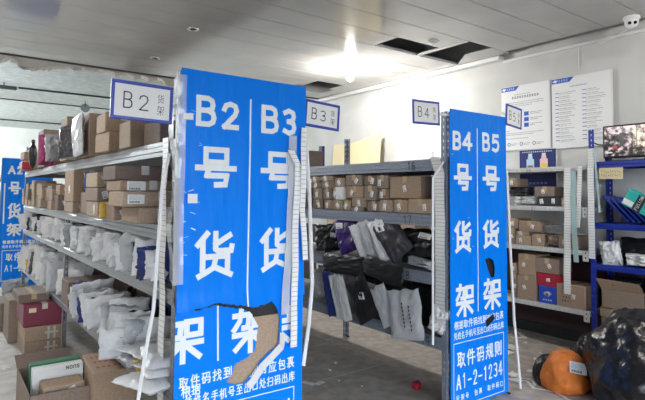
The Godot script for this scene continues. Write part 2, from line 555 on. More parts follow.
func beam_mesh(a: Vector3, b: Vector3, out: Vector3, h := 0.075) -> ArrayMesh:
	# a folded shelf edge with a pressed rib, from a to b, outer face towards out
	var st := newst()
	var prof := [Vector2(0, 0), Vector2(0, 0.022), Vector2(0.004, 0.027), Vector2(0.004, h - 0.027), Vector2(0, h - 0.022), Vector2(0, h), Vector2(-0.03, h), Vector2(-0.03, h - 0.004), Vector2(-0.006, h - 0.004), Vector2(-0.006, 0.004), Vector2(-0.02, 0.004), Vector2(-0.02, 0)]
	var n := prof.size()
	for i in n:
		var p: Vector2 = prof[i]
		var q: Vector2 = prof[(i + 1) % n]
		var pn := Vector2(p.y - q.y, q.x - p.x)
		var hint := -out * pn.x - Vector3.UP * pn.y
		quad(st, a + out * p.x + Vector3.UP * p.y, a + out * q.x + Vector3.UP * q.y, b + out * q.x + Vector3.UP * q.y, b + out * p.x + Vector3.UP * p.y, hint)
	return st.commit()

# rack with posts at every z in zs, decks (top heights) in levels
func rack(called: String, label: String, x0: float, x1: float, zs: Array, levels: Array, h: float, steel: String, bh := 0.075, deck := "deck", first_posts := true) -> Node3D:
	var t := thing(called, label, "shelf rack", Vector3((x0 + x1) / 2, 0, zs[0]))
	var off := -t.position
	for z in zs:
		if z == zs[0] and not first_posts: continue
		for x in [x0, x1]:
			var s := 1.0 if x == x0 else -1.0
			var p := put("post", post_mesh(h, 0.04 * s, -0.045 if z == zs[0] else 0.045), M[steel], t)
			p.position = Vector3(x, 0, z) + off
			var foot := put("foot", boxm(Vector3(-0.006, 0, -0.05), Vector3(0.006, 0.012, 0.05)), M["dark"], p)
			foot.position.y = 0
	for y in levels:
		for i in zs.size() - 1:
			var za: float = zs[i] - 0.004
			var zb: float = zs[i + 1] + 0.004
			for x in [x0, x1]:
				var out := Vector3(-1, 0, 0) if x == x0 else Vector3(1, 0, 0)
				put("beam", beam_mesh(Vector3(x, y - bh, za) + off + out * 0.004, Vector3(x, y - bh, zb) + off + out * 0.004, out, bh), M[steel], t)
			put("shelf_board", boxm(Vector3(x0 + 0.01, y - 0.016, zb) + off, Vector3(x1 - 0.01, y - 0.002, za) + off), M[deck], t)
		for z in [zs[0], zs[-1]]:
			put("end_beam", boxm(Vector3(x0 + 0.012, y - bh, z - 0.012) + off, Vector3(x1 - 0.012, y - 0.018, z - 0.003) + off), M[steel], t)
	return t

func clip_sign(txt: String, c: Vector3, w: float, h: float, roll: float, yaw: float, label: String, arm: float, reach := 0.05) -> void:
	var t := thing("shelf_sign", label, "sign", c, "framed shelf signs")
	t.rotation = Vector3(0, yaw, roll)
	var st := newst()
	var f := 0.0155
	cbox(st, Vector3(-w / 2, h / 2 - f, -0.005), Vector3(w / 2, h / 2, 0.007), 0.003)
	cbox(st, Vector3(-w / 2, -h / 2, -0.005), Vector3(w / 2, -h / 2 + f, 0.007), 0.003)
	cbox(st, Vector3(-w / 2, -h / 2 + f - 0.002, -0.005), Vector3(-w / 2 + f, h / 2 - f + 0.002, 0.007), 0.003)
	cbox(st, Vector3(w / 2 - f, -h / 2 + f - 0.002, -0.005), Vector3(w / 2, h / 2 - f + 0.002, 0.007), 0.003)
	put("frame", st.commit(), M["blue_frame"], t)
	put("sheet", boxm(Vector3(-w / 2 + f * 0.8, -h / 2 + f * 0.8, -0.003), Vector3(w / 2 - f * 0.8, h / 2 - f * 0.8, 0.003), 0.0005), M["paper"], t)
	var z := 0.0042
	var s2 := newst()
	ink(s2, txt[0], Vector3(-w * 0.32, -h * 0.19, z), Vector3.RIGHT, Vector3.UP, w * 0.16, h * 0.40, 0.0055)
	put("handwriting", s2.commit(), M["ink"], t)
	s2 = newst()
	ink(s2, txt[1], Vector3(-w * 0.07, -h * 0.21, z), Vector3.RIGHT, Vector3.UP, w * 0.17, h * 0.38, 0.0055)
	put("handwriting", s2.commit(), M["ink"], t)
	s2 = newst()
	ink(s2, "货", Vector3(w * 0.235, h * 0.02, z), Vector3.RIGHT, Vector3.UP, w * 0.12, h * 0.24, 0.0022)
	put("handwriting", s2.commit(), M["ink"], t)
	s2 = newst()
	ink(s2, "架", Vector3(w * 0.235, -h * 0.30, z), Vector3.RIGHT, Vector3.UP, w * 0.12, h * 0.26, 0.0022)
	put("handwriting", s2.commit(), M["ink"], t)
	var cl := newst()
	cbox(cl, Vector3(minf(arm * (w / 2 - 0.012), arm * (w / 2 + reach)), -0.010, -0.012), Vector3(maxf(arm * (w / 2 - 0.012), arm * (w / 2 + reach)), 0.010, -0.004), 0.003)
	put("clip", cl.commit(), M["white_card"], t)

# printed film sheet in the z plane; holes are polygons in (u, v) metres, v down from the top
func film_sheet(x0: float, y0: float, z: float, w: float, v0: float, v1: float, h: float, m: String, holes: Array, parent: Node, called: String, tear_lo := [], tear_hi := [], curl := 0.0, amp := 0.004) -> void:
	var st := newst()
	var nx := int(w / 0.0065)
	var ny := int((v1 - v0) / 0.0075)
	var P := []
	for j in ny + 1:
		for i in nx + 1:
			var u := w * i / nx
			var v := v0 + (v1 - v0) * j / ny
			var dz := amp * 1.5 * nz.get_noise_2d(u * 900, v * 120) + amp * 1.2 * nz.get_noise_2d(u * 260 + 400, v * 300)
			if curl != 0.0:
				var k: float = clamp((v - (v1 - 0.14)) / 0.14, 0.0, 1.0)
				dz += curl * k * k * (0.6 + 0.4 * sin(u * 9.0))
			P.append(Vector3(u, -v, dz))
	var inside := func(u: float, v: float) -> bool:
		var q := Vector2(u, v)
		for hp in holes:
			if Geometry2D.is_point_in_polygon(q, hp): return false
		if tear_lo.size() > 1 and v > curve(tear_lo, u) + 0.006 * nz.get_noise_1d(u * 2500): return false
		if tear_hi.size() > 1 and v < curve(tear_hi, u): return false
		return true
	st.set_smooth_group(1)
	for j in ny:
		for i in nx:
			var a: Vector3 = P[j * (nx + 1) + i]
			var b: Vector3 = P[j * (nx + 1) + i + 1]
			var c: Vector3 = P[(j + 1) * (nx + 1) + i + 1]
			var d: Vector3 = P[(j + 1) * (nx + 1) + i]
			for tr in [[a, b, c], [a, c, d]]:
				var mid: Vector3 = (tr[0] + tr[1] + tr[2]) / 3.0
				if not inside.call(mid.x, -mid.y): continue
				for p in tr:
					st.set_uv(Vector2(p.x / w, -p.y / h))
					st.add_vertex(p + Vector3(0, 0, 0.0))
	st.generate_normals()
	var o := put(called, st.commit(), M[m], parent)
	o.position = Vector3(x0, y0, z) - parent.position

func curve(pts: Array, u: float) -> float:
	for i in pts.size() - 1:
		if u <= pts[i + 1][0]:
			var f: float = clamp((u - pts[i][0]) / (pts[i + 1][0] - pts[i][0]), 0.0, 1.0)
			return lerp(pts[i][1], pts[i + 1][1], f)
	return pts[-1][1]

const BLUE := Color(0.02, 0.49, 0.92)
const PALE := Color(0.90, 0.91, 0.92)

func banner_material(key: String, im: Image) -> void:
	var m := mat(key, Color(1, 1, 1), 0.34)
	m.albedo_texture = tex(im)
	m.metallic_specular = 0.25

func big_print(im: Image, k: float, rows: Array, col: Color) -> void:
	for g in rows:
		var hw: float = 0.0135 if g[0] in "B2345A1" else 0.0145
		var w: float = (g[3] - g[1])
		var hh: float = (g[4] - g[2])
		var i: float = hw * 0.6
		glyph_px(im, g[0], (g[1] + i) * k, (g[2] + i) * k, (w - 2 * i) * k, (hh - 2 * i) * k, hw * k, col)

func lower_print(im: Image, k: float, du: float, lo_u: float, hi_u: float, col: Color) -> void:
	line_px(im, "根据取件码找到对应包裹", k, lo_u + du, 1.522, hi_u + du, 1.512, 0.046, 0.058, 0.0032, col)
	line_px(im, "凭姓名手机号至出口处扫码出库", k, lo_u - 0.012 + du, 1.594, hi_u + 0.008 + du, 1.588, 0.037, 0.052, 0.0028, col)
	rect_line(im, k, lo_u - 0.03 + du, 1.645, hi_u + 0.022 + du, 2.08, 0.0028, col)
	line_px(im, "取件码规则", k, lo_u + 0.05 + du, 1.76, hi_u - 0.045 + du, 1.755, 0.088, 0.11, 0.006, col)
	line_px(im, "A1-2-1234", k, lo_u + 0.02 + du, 1.912, hi_u - 0.02 + du, 1.905, 0.042, 0.095, 0.006, col)
	line_px(im, "货架号 包裹 取件码口", k, lo_u + 0.01 + du, 2.02, hi_u - 0.01 + du, 2.02, 0.036, 0.042, 0.0024, col)

func hand_number(txt: String, at: Vector3, n: Vector3, w: float, h: float, parent: Node, m := "ink") -> void:
	var st := newst()
	var ux := Vector3.UP.cross(n).normalized()
	ink_text(st, txt, at + n * 0.0015 - parent.position, ux, Vector3.UP, w, h, w * 1.35, h * 0.09)
	put("shelf_number", st.commit(), M[m], parent)

func pick(a: Array) -> Variant:
	return a[rng.randi_range(0, a.size() - 1)]

func bulb_lamp(at: Vector3, ceiling_y: float, energy: float, label: String, tint := Color(1.0, 0.985, 0.965)) -> void:
	var t := thing("light_bulb", label, "lamp", Vector3(at.x, ceiling_y, at.z), "bare ceiling bulbs")
	var d := at.y - ceiling_y
	var st := newst()
	lathe(st, [Vector2(0.0, 0), Vector2(0.055, 0), Vector2(0.055, -0.012), Vector2(0.03, -0.03), Vector2(0.02, -0.04)], Vector3.ZERO, 20)
	put("ceiling_rose", st.commit(), M["plastic_white"], t)
	st = newst()
	lathe(st, [Vector2(0.02, -0.038), Vector2(0.024, d + 0.1), Vector2(0.03, d + 0.055), Vector2(0.034, d + 0.04)], Vector3.ZERO, 20)
	put("bulb_base", st.commit(), M["plastic_white"], t)
	var sm := SphereMesh.new()
	sm.radius = 0.048
	sm.height = 0.096
	var g := put("bulb_globe", sm, M["bulb_glow"], t)
	g.position.y = d
	g.cast_shadow = GeometryInstance3D.SHADOW_CASTING_SETTING_ON
	var l := OmniLight3D.new()
	l.name = "bulb_light"
	l.position.y = d
	l.light_energy = energy
	l.light_color = tint
	l.light_size = 0.05
	l.omni_range = 25.0
	l.omni_attenuation = 2.0
	l.shadow_enabled = true
	t.add_child(l)

# ------------------------------------------------------------------ the scene
func _ready() -> void:
	rng.seed = 77
	nz.seed = 11
	nz.frequency = 0.01
	var cam := Camera3D.new()
	cam.name = "camera"
	add_child(cam)
	cam.position = Vector3(0, 1.5, 0)
	cam.rotation_order = EULER_ORDER_YXZ
	cam.rotation_degrees = Vector3(2.99, -36.5, 0.5)
	cam.near = 0.05
	cam.far = 60.0
	cam.keep_aspect = Camera3D.KEEP_HEIGHT
	cam.set_frustum(400.0 / 520.4 * 0.05, Vector2(0, -32.7 / 520.4 * 0.05), 0.05, 60.0)
	cam.current = true
	var we := WorldEnvironment.new()
	we.name = "environment"
	var env := Environment.new()
	env.background_mode = Environment.BG_SKY
	var sky := Sky.new()
	var sk := ProceduralSkyMaterial.new()
	sk.sky_top_color = Color(0.80, 0.86, 0.93)
	sk.sky_horizon_color = Color(0.90, 0.92, 0.94)
	sk.ground_horizon_color = Color(0.62, 0.62, 0.62)
	sk.ground_bottom_color = Color(0.45, 0.45, 0.45)
	sk.sky_energy_multiplier = 2.5
	sky.sky_material = sk
	env.sky = sky
	env.tonemap_mode = Environment.TONE_MAPPER_LINEAR
	env.tonemap_exposure = 1.5
	env.sdfgi_enabled = true
	env.ssao_enabled = true
	env.ssil_enabled = true
	we.environment = env
	add_child(we)
	materials()
	# bulbs: one in view over the wall aisle, the others over the aisle left of the frame, behind the camera and in the far hall
	bulb_lamp(Vector3(4.25, 3.01, -5.16), 3.17, 1.9, "lit bare bulb on the white ceiling near the right wall")
	bulb_lamp(Vector3(-0.75, 3.01, -4.4), 3.17, 1.4, "bare bulb over the aisle left of the B2 rack")
	bulb_lamp(Vector3(4.3, 3.01, -0.6), 3.17, 1.1, "bare bulb over the wall aisle near the blue rack")
	bulb_lamp(Vector3(-0.6, 3.45, -11.0), 3.6, 7.0, "bare bulb under the high roof", Color(0.95, 0.985, 1.0))
	bulb_lamp(Vector3(-0.9, 3.45, -15.5), 3.6, 19.0, "bare bulb at the far end under the high roof", Color(0.95, 0.985, 1.0))
	for i in 9:
		bag_meshes.append(make_bag_mesh(100 + i, 0.8 + 0.05 * i))
	room()
	rack_b2()
	rack_b4()
	banners()
	wall_shelves()
	blue_rack()
	floor_left()
	floor_right()
	wall_things()
	far_things()

func room() -> void:
	# floor slabs
	var fl := struct("floor", boxm(Vector3(-4.2, -0.2, -19.8), Vector3(5.6, -0.006, 3.4), 0.001), M["joint"])
	var sl := 0.8
	var slab := boxm(Vector3(0.002, -0.03, 0.002), Vector3(sl - 0.002, 0, sl - 0.002), 0.003)
	for i in range(-5, 7):
		for j in range(-13, 4):
			var z := j * sl - 0.25
			var x := i * sl + 0.1
			if x > 5.39 or z > 3.0: continue
			var p := put("floor_tile", slab, M["floor"] if (i * 7 + j * 3) % 3 else M["floor2"], fl)
			p.position = Vector3(x, 0, z)
	put("floor_tile", boxm(Vector3(-4.0, -0.03, -19.6), Vector3(5.4, 0, -10.67)), M["floor"], fl)
	var wr := struct("wall_right", boxm(Vector3(5.4, 0, -19.6), Vector3(5.6, 3.8, 3.2)), M["wall"])
	wr.set_meta("label", "white painted wall behind the posters")
	struct("wall_left", boxm(Vector3(-4.2, 0, -19.6), Vector3(-4.0, 3.8, 3.2)), M["wall"])
	struct("wall_back", boxm(Vector3(-4.2, 0, -19.8), Vector3(5.6, 3.8, -19.6)), M["wall"])
	# street side behind the camera: a wide shop opening
	var st := newst()
	cbox(st, Vector3(-4.2, 0, 3.2), Vector3(-2.5, 3.8, 3.4))
	cbox(st, Vector3(3.1, 0, 3.2), Vector3(5.6, 3.8, 3.4))
	cbox(st, Vector3(-2.5, 2.7, 3.2), Vector3(3.1, 3.8, 3.4))
	struct("wall_front", st.commit(), M["wall"])
	struct("ceiling_roof", boxm(Vector3(-4.2, 3.6, -19.8), Vector3(5.6, 3.8, 3.4)), M["roof"])
	struct("wall_bulkhead", boxm(Vector3(-4.0, 3.185, -7.33), Vector3(5.4, 3.6, -7.25)), M["concrete"])
	struct("ceiling_slab", boxm(Vector3(-4.0, 3.57, -7.25), Vector3(5.4, 3.598, 3.2)), M["concrete"])
	# false ceiling of long panels
	var ce := Node3D.new()
	ce.name = "ceiling"
	add_child(ce)
	ce.set_meta("kind", "structure")
	var y0 := 3.17
	var pw := 0.375
	var z := -4.28 - pw * 8
	var row := 0
	while z < 3.2:
		var za := z + 0.0025
		var zb: float = min(z + pw - 0.0025, 3.2)
		var spans := [[-4.0, 5.34 if z < -3.6 else 5.24]]
		if abs(z + 4.28) < 0.01: spans = [[-4.0, 3.87], [5.30, 5.34]]
		elif abs(z + 3.905) < 0.01: spans = [[-4.0, 4.57], [4.98, 5.32]]
		elif abs(z + 4.28 + pw * 6) < 0.01: spans = [[-4.0, 4.45], [4.95, 5.34]]
		elif abs(z + 4.28 + pw * 7) < 0.01: spans = [[-4.0, 4.35], [5.05, 5.34]]
		for s in spans:
			put("ceiling_panel", boxm(Vector3(s[0], y0, za), Vector3(s[1], y0 + 0.012, zb), 0.003), M["ceiling"], ce)
		z += pw
		row += 1
	# cut slanted remnant right of the hole
	var rm := newst()
	for yy in [y0, y0 + 0.012]:
		var n := Vector3(0, -1 if yy == y0 else 1, 0)
		tri(rm, Vector3(4.98, yy, -3.905), Vector3(5.30, yy, -3.905), Vector3(5.30, yy, -4.28), n)
	quad(rm, Vector3(4.98, y0, -3.905), Vector3(4.98, y0 + 0.012, -3.905), Vector3(5.30, y0 + 0.012, -4.28), Vector3(5.30, y0, -4.28), Vector3(-1, 0, -1))
	put("ceiling_panel", rm.commit(), M["ceiling"], ce)
	put("ceiling_panel", boxm(Vector3(4.53, y0 - 0.002, -4.28), Vector3(4.585, y0 + 0.014, -3.54)), M["plastic_white"], ce)
	put("ceiling_rail", boxm(Vector3(3.86, y0 - 0.004, -4.29), Vector3(5.30, y0 + 0.03, -4.272)), M["plastic_white"], ce)
	# dark steel channel along the broken edge
	put("ceiling_rail", boxm(Vector3(-4.0, y0 - 0.012, -7.33), Vector3(5.34, y0 + 0.03, -7.282)), M["black_metal"], ce)
	var rj := newst()
	var rr := RandomNumberGenerator.new()
	rr.seed = 31
	var px := 0.3
	var pz := -7.36
	while px < 4.6:
		var nx2 := px + rr.randf_range(0.04, 0.1)
		var dep := 0.05 + 0.62 * absf(sin(px * 5.1)) * (0.45 + 0.55 * sin(px * 2.4 + 0.3)) + rr.randf_range(-0.04, 0.10)
		var nz2: float = -7.34 - maxf(0.03, dep)
		for yy in [y0 - 0.002, y0 + 0.011]:
			quad(rj, Vector3(px, yy, -7.33), Vector3(nx2, yy, -7.33), Vector3(nx2, yy, nz2), Vector3(px, yy, pz), Vector3(0, -1 if yy < y0 else 1, 0))
		quad(rj, Vector3(px, y0 - 0.002, pz), Vector3(nx2, y0 - 0.002, nz2), Vector3(nx2, y0 + 0.011, nz2), Vector3(px, y0 + 0.011, pz), Vector3(0, 0, -1))
		quad(rj, Vector3(px, y0 - 0.002, pz), Vector3(nx2, y0 - 0.002, nz2), Vector3(nx2, y0 - 0.035, nz2 - 0.01), Vector3(px, y0 - 0.03 - rr.randf() * 0.04, pz - 0.01), Vector3(0, 0, 1))
		px = nx2
		pz = nz2
	put("broken_board_edge", rj.commit(), M["plaster"], ce)
	# cornice, then a bare gap with a cable duct
	struct("trim_1", boxm(Vector3(5.30, 3.115, -19.5), Vector3(5.4, 3.168, -3.66), 0.008), M["plastic_white"])
	struct("trim_2", boxm(Vector3(5.375, 3.085, -3.66), Vector3(5.4, 3.115, 3.0), 0.004), M["plastic_white"])
	struct("trim_3", boxm(Vector3(5.385, 0.10, -19.5), Vector3(5.4, 0.98, 3.0)), M["maroon_wall"])
	struct("baseboard_right", boxm(Vector3(5.37, 0, -19.5), Vector3(5.4, 0.11, 3.0)), M["black_base"])
	# pipes under the high roof
	for d in [[-11.8, 3.56, 0.022], [-13.5, 3.57, 0.016], [-17.4, 3.57, 0.02]]:
		var ps := newst()
		tube(ps, [Vector3(-4.0, d[1], d[0]), Vector3(0, d[1], d[0]), Vector3(5.4, d[1], d[0])], d[2], 8)
		var o := put("roof_pipe", ps.commit(), M["black_metal"])
		tag(o, "thin dark pipe under the pale high roof beyond the broken ceiling", "pipe", "roof pipes")

const TONE := {"card0": "tan", "card1": "mid brown", "card2": "pale tan", "card3": "dull brown", "card4": "warm brown", "card5": "dark brown"}

func card(i := -1) -> String:
	return "card%d" % (i if i >= 0 else rng.randi_range(0, 5))

func rack_b2() -> void:
	var zs := [-2.43, -5.12, -7.85]
	var t := rack("storage_rack", "grey steel rack of parcels behind the B2 and B3 banner", 0.933, 1.65, zs, [1.765, 1.335, 1.035, 0.55], 2.1, "grey_steel")
	var g1 := "parcels on the top shelf under the B2 sign"
	# top shelf, nearest first: [x0, x1, y0, y1, zfront, depth, tone]
	for b in [[0.955, 1.30, 1.767, 1.90, -2.75, 0.30, 5], [0.90, 1.22, 1.767, 1.93, -3.10, 0.26, 1], [0.87, 1.12, 1.767, 1.895, -3.5, 0.30, 0], [0.865, 1.10, 1.897, 2.025, -3.52, 0.28, 4],
			[0.885, 1.12, 1.767, 2.09, -4.1, 0.34, 1], [0.862, 1.05, 2.045, 2.145, -4.8, 0.25, 3], [0.86, 1.1, 1.767, 2.043, -4.80, 0.26, 4], [0.89, 1.16, 1.99, 2.17, -6.2, 0.35, 3], [0.90, 1.2, 1.767, 1.988, -6.2, 0.4, 5], [0.85, 1.0, 1.90, 2.0, -7.4, 0.25, 1], [0.87, 1.1, 1.767, 1.898, -7.4, 0.3, 4]]:
		var where: String = ("lying on the shelf board" if b[2] < 1.8 else "stacked on another carton") + (", near bay" if b[4] > -4.9 else ", far bay")
		carton(Vector3(b[0], b[2], b[4] - b[5]), Vector3(b[1], b[3], b[4]), card(b[6]), "%s plain carton on the B2 top shelf, %s" % [TONE[card(b[6])], where], g1, {"turn": rng.randf_range(-0.05, 0.05), "tape": b[4] > -4.5, "tape_mat": "clear_tape"})
	# silvery bubble film on the aisle side of the tall cartons
	bag(Vector3(0.85, 1.767, -4.25), Vector3(0.30, 0.31, 0.05), -PI / 2, 0.04, 0.03, "bag_pale", "silvery bubble-wrapped packet beside the tall carton on the B2 top shelf", "", 3)
	bag(Vector3(0.84, 1.767, -4.62), Vector3(0.26, 0.27, 0.06), -1.2, -0.1, 0.05, "bag_char", "dark plastic packet leaning between cartons on the B2 top shelf", "", 4)
	bag(Vector3(0.88, 1.767, -4.76), Vector3(0.13, 0.265, 0.07), 0.2, 0.0, 0.0, "bag_white", "tall white plastic parcel with a black mark on the B2 top shelf", "", 5, true)
	bag(Vector3(0.845, 1.767, -5.3), Vector3(0.12, 0.25, 0.08), 0.3, 0.05, 0.1, "bag_grey", "pale grey plastic parcel next to the pink bag on the B2 top shelf", "", 2, true)
	bag(Vector3(0.90, 1.767, -5.98), Vector3(0.17, 0.31, 0.12), 0.1, 0.0, 0.0, "bag_pink", "magenta pink bag standing on the B2 top shelf", "", 6)
	var um := thing("folded_umbrella", "folded black umbrella standing at the end of the B2 top shelf", "umbrella", Vector3(0.875, 1.767, -6.8))
	var st := newst()
	lathe(st, [Vector2(0.004, 0), Vector2(0.03, 0.04), Vector2(0.045, 0.16), Vector2(0.038, 0.24), Vector2(0.016, 0.29)], Vector3.ZERO, 14)
	put("canopy", st.commit(), M["bag_black"], um)
	st = newst()
	lathe(st, [Vector2(0.012, 0.285), Vector2(0.02, 0.30), Vector2(0.02, 0.33), Vector2(0.0, 0.34)], Vector3.ZERO, 14)
	put("handle", st.commit(), M["dark"], um)
	carton(Vector3(0.80, 1.9, -7.3), Vector3(0.9, 1.99, -7.05), "red_box", "small red and white packet at the far end of the B2 top shelf", "", {"tape": false, "name": "small_packet"}).position.y = 1.767

	# second shelf
	var g2 := "parcels on the second shelf under the B2 sign"
	var L2 := [[0.86, 1.20, 1.337, 1.422, -2.80, 0.30, 0, [["z", -0.12, 0.5, 0.06, 0.07, 0.0]]], [0.80, 1.22, 1.424, 1.507, -2.86, 0.30, 2, [["z", -0.34, 0.5, 0.09, 0.05, 0.0]]], [0.80, 1.16, 1.509, 1.568, -2.92, 0.30, 4, [["z", -0.26, 0.5, 0.10, 0.05, 0.0]]], [0.79, 1.12, 1.570, 1.652, -3.0, 0.26, 5, []],
		[0.845, 0.99, 1.337, 1.44, -3.2, 0.3, 1, [["z", -0.1, 0.4, 0.04, 0.05, 0.4]]], [0.845, 1.1, 1.442, 1.53, -3.62, 0.34, 3, [["z", -0.3, 0.5, 0.04, 0.05, 0.3]]], [0.852, 1.1, 1.532, 1.635, -3.68, 0.3, 2, [["z", -0.28, 0.6, 0.04, 0.05, 0.5]]], [0.855, 1.12, 1.337, 1.44, -3.62, 0.34, 0, [["x", 0.2, 0.5, 0.05, 0.06, 0.3]]],
		[0.86, 1.1, 1.337, 1.418, -4.46, 0.32, 1, [["z", -0.2, 0.5, 0.04, 0.05, 0.3]]], [0.865, 1.14, 1.42, 1.68, -4.5, 0.3, 4, [["x", 0.1, 0.4, 0.05, 0.06, 0.3]]], [0.90, 1.1, 1.337, 1.5, -4.08, 0.3, 3, []]]
	for b in L2:
		var where2 := "lowest of its stack" if b[2] < 1.34 else ("low in its stack" if b[2] < 1.45 else "high in its stack")
		carton(Vector3(b[0], b[2], b[4] - b[5]), Vector3(b[1], b[3], b[4]), card(b[6]), "%s %scarton on the B2 second shelf, %s" % [TONE[card(b[6])], "labelled " if b[7].size() else "unlabelled ", where2], g2, {"turn": rng.randf_range(-0.03, 0.03), "stick": b[7], "tape_mat": "clear_tape"})
	bag(Vector3(0.90, 1.502, -4.05), Vector3(0.1, 0.14, 0.06), 0.3, 0, 0, "bag_blue", "small blue bag among cartons on the B2 second shelf", "", 1, true)
	bag(Vector3(0.845, 1.337, -3.42), Vector3(0.06, 0.10, 0.05), 0.2, 0, 0, "bag_yellow", "small yellow and white packet on the B2 second shelf", "", 2)
	# far bay: small cartons in columns
	var z := -4.83
	while z > -7.65:
		var y := 1.337
		var d := rng.randf_range(0.16, 0.22)
		if z > -5.13 and z - d < -5.06: z = -5.135
		var xo := rng.randf_range(0.855, 0.92)
		while y < 1.50:
			var h := rng.randf_range(0.07, 0.15)
			if y + h > 1.66: break
			carton(Vector3(xo + rng.randf_range(-0.015, 0.02), y, z - d), Vector3(xo + rng.randf_range(0.2, 0.3), y + h, z), card(pick([1, 3, 5, 4])), "small brown carton in the far bay of the B2 second shelf", "small cartons in the far bay of the B2 second shelf", {"tape": false, "stick": [["z", -0.25, 0.5, 0.035, 0.045, 0.4]]})
			y += h + 0.002
		z -= d + rng.randf_range(0.02, 0.06)
	# third shelf: upright mailers packed like files
	mailer_row(-2.58, -4.9, 1.037, 0.155, 0.205, "white, grey and dark mailing bags")
	mailer_row(-5.32, -7.65, 1.037, 0.14, 0.20, "")
	rear_goods(1.47, -2.5, -4.6, 1.037, 0.2, "B2 third shelf")
	rear_goods(1.47, -5.2, -7.3, 1.037, 0.2, "B2 third shelf")
	rear_goods(1.50, -2.5, -3.1, 0.552, 0.36, "B2 bottom shelf")
	rear_goods(1.47, -3.65, -4.6, 0.552, 0.36, "B2 bottom shelf")
	rear_goods(1.47, -5.2, -7.3, 0.552, 0.36, "B2 bottom shelf")
	# bottom shelf
	mailer_row(-3.05, -4.6, 0.552, 0.18, 0.24, "low")
	mailer_row(-5.25, -7.6, 0.552, 0.2, 0.33, "deep")
	carton(Vector3(0.90, 0.552, -5.0), Vector3(1.25, 0.76, -4.72), "card5", "brown carton standing upright on the B2 bottom shelf behind white mailers", "", {"tape": false})
	var gb := "flat white parcels on the bottom shelf of the B2 rack"
	for i in 7:
		var m: String = pick(["bag_white", "bag_white", "bag_pale"])
		var o := bag(Vector3(0.97 + rng.randf_range(-0.02, 0.05), 0.575 + 0.045 * (i % 3), -2.62 - 0.2 * int(i / 3)), Vector3(0.30, 0.32, 0.05), rng.randf_range(-0.3, 0.3), -PI / 2 + rng.randf_range(-0.05, 0.08), 0.0, m, "white plastic mailer lying flat on the B2 bottom shelf", gb, -1, true)
		o.position.z += 0.15
	bag(Vector3(0.885, 0.54, -3.13), Vector3(0.24, 0.17, 0.04), -0.35, -0.12, 0.0, "bag_white", "big white envelope standing at the edge of the B2 bottom shelf", "", 7, true)
	bag(Vector3(0.89, 0.555, -2.72), Vector3(0.07, 0.08, 0.03), -0.6, -0.3, 0.4, "bag_yellow", "small yellow packet at the edge of the B2 bottom shelf", "", 2)
	carton(Vector3(1.2, 0.552, -3.6), Vector3(1.5, 0.80, -3.2), "navy_print", "dark blue carton at the back of the B2 bottom shelf", "", {"tape": false})

# bulky bags and cartons on the far side of a rack, which close the shelves at the back
func rear_goods(x: float, z0: float, z1: float, y: float, h: float, side: String) -> void:
	var z := z0
	while z > z1:
		var w := rng.randf_range(0.28, 0.42)
		if rng.randf() < 0.55:
			bag(Vector3(x, y, z - w / 2), Vector3(w, h * rng.randf_range(0.8, 0.95), 0.16), -PI / 2, 0.0, 0.0, "bag_black", "black plastic bag at the back of the %s" % side, "black bags at the back of the %s" % side)
		else:
			carton(Vector3(x - 0.12, y, z - w), Vector3(x + 0.12, y + h * rng.randf_range(0.75, 0.97), z), "card5", "dark brown carton at the back of the %s" % side, "dark cartons at the back of the %s" % side, {"tape": false})
		z -= w + 0.03

func mailer_row(z0: float, z1: float, y: float, h0: float, h1: float, kind: String) -> void:
	var z := z0
	var names := {"bag_white": "white", "bag_pale": "pale grey", "bag_grey": "grey", "bag_black": "black", "bag_navy": "navy blue", "bag_yellow": "yellow", "bag_char": "charcoal"}
	var lvl := "third" if y > 0.9 else "bottom"
	var bay := "near" if z0 > -5.0 else "far"
	while z > z1:
		var m: String = pick(["bag_white", "bag_white", "bag_white", "bag_white", "bag_pale", "bag_pale", "bag_grey", "bag_black", "bag_white", "bag_white", "bag_pale", "bag_navy" if rng.randf() < 0.4 else "bag_white", "bag_yellow" if rng.randf() < 0.12 else "bag_white", "bag_char"])
		var h := rng.randf_range(h0, h1)
		var w := rng.randf_range(0.20, 0.32)
		var x := rng.randf_range(0.83, 0.925) + w / 2
		var lean := rng.randf_range(-0.5, 0.1)
		var stuck := rng.randf() < 0.6
		var look := ("%s mailing bag %s" % [names[m], "with a courier label" if stuck else "without a label"]) + (", tall," if h > (h0 + h1) / 2 else ", low,")
		bag(Vector3(x, y, z), Vector3(w, h, rng.randf_range(0.03, 0.055)), rng.randf_range(-0.75, 0.25), lean, rng.randf_range(-0.12, 0.12), m, "%s on the B2 %s shelf, %s bay" % [look, lvl, bay], "%s mailers on the B2 %s shelf, %s bay" % [names[m], lvl, bay], -1, stuck)
		z -= rng.randf_range(0.04, 0.07) if bay == "near" else rng.randf_range(0.06, 0.1)

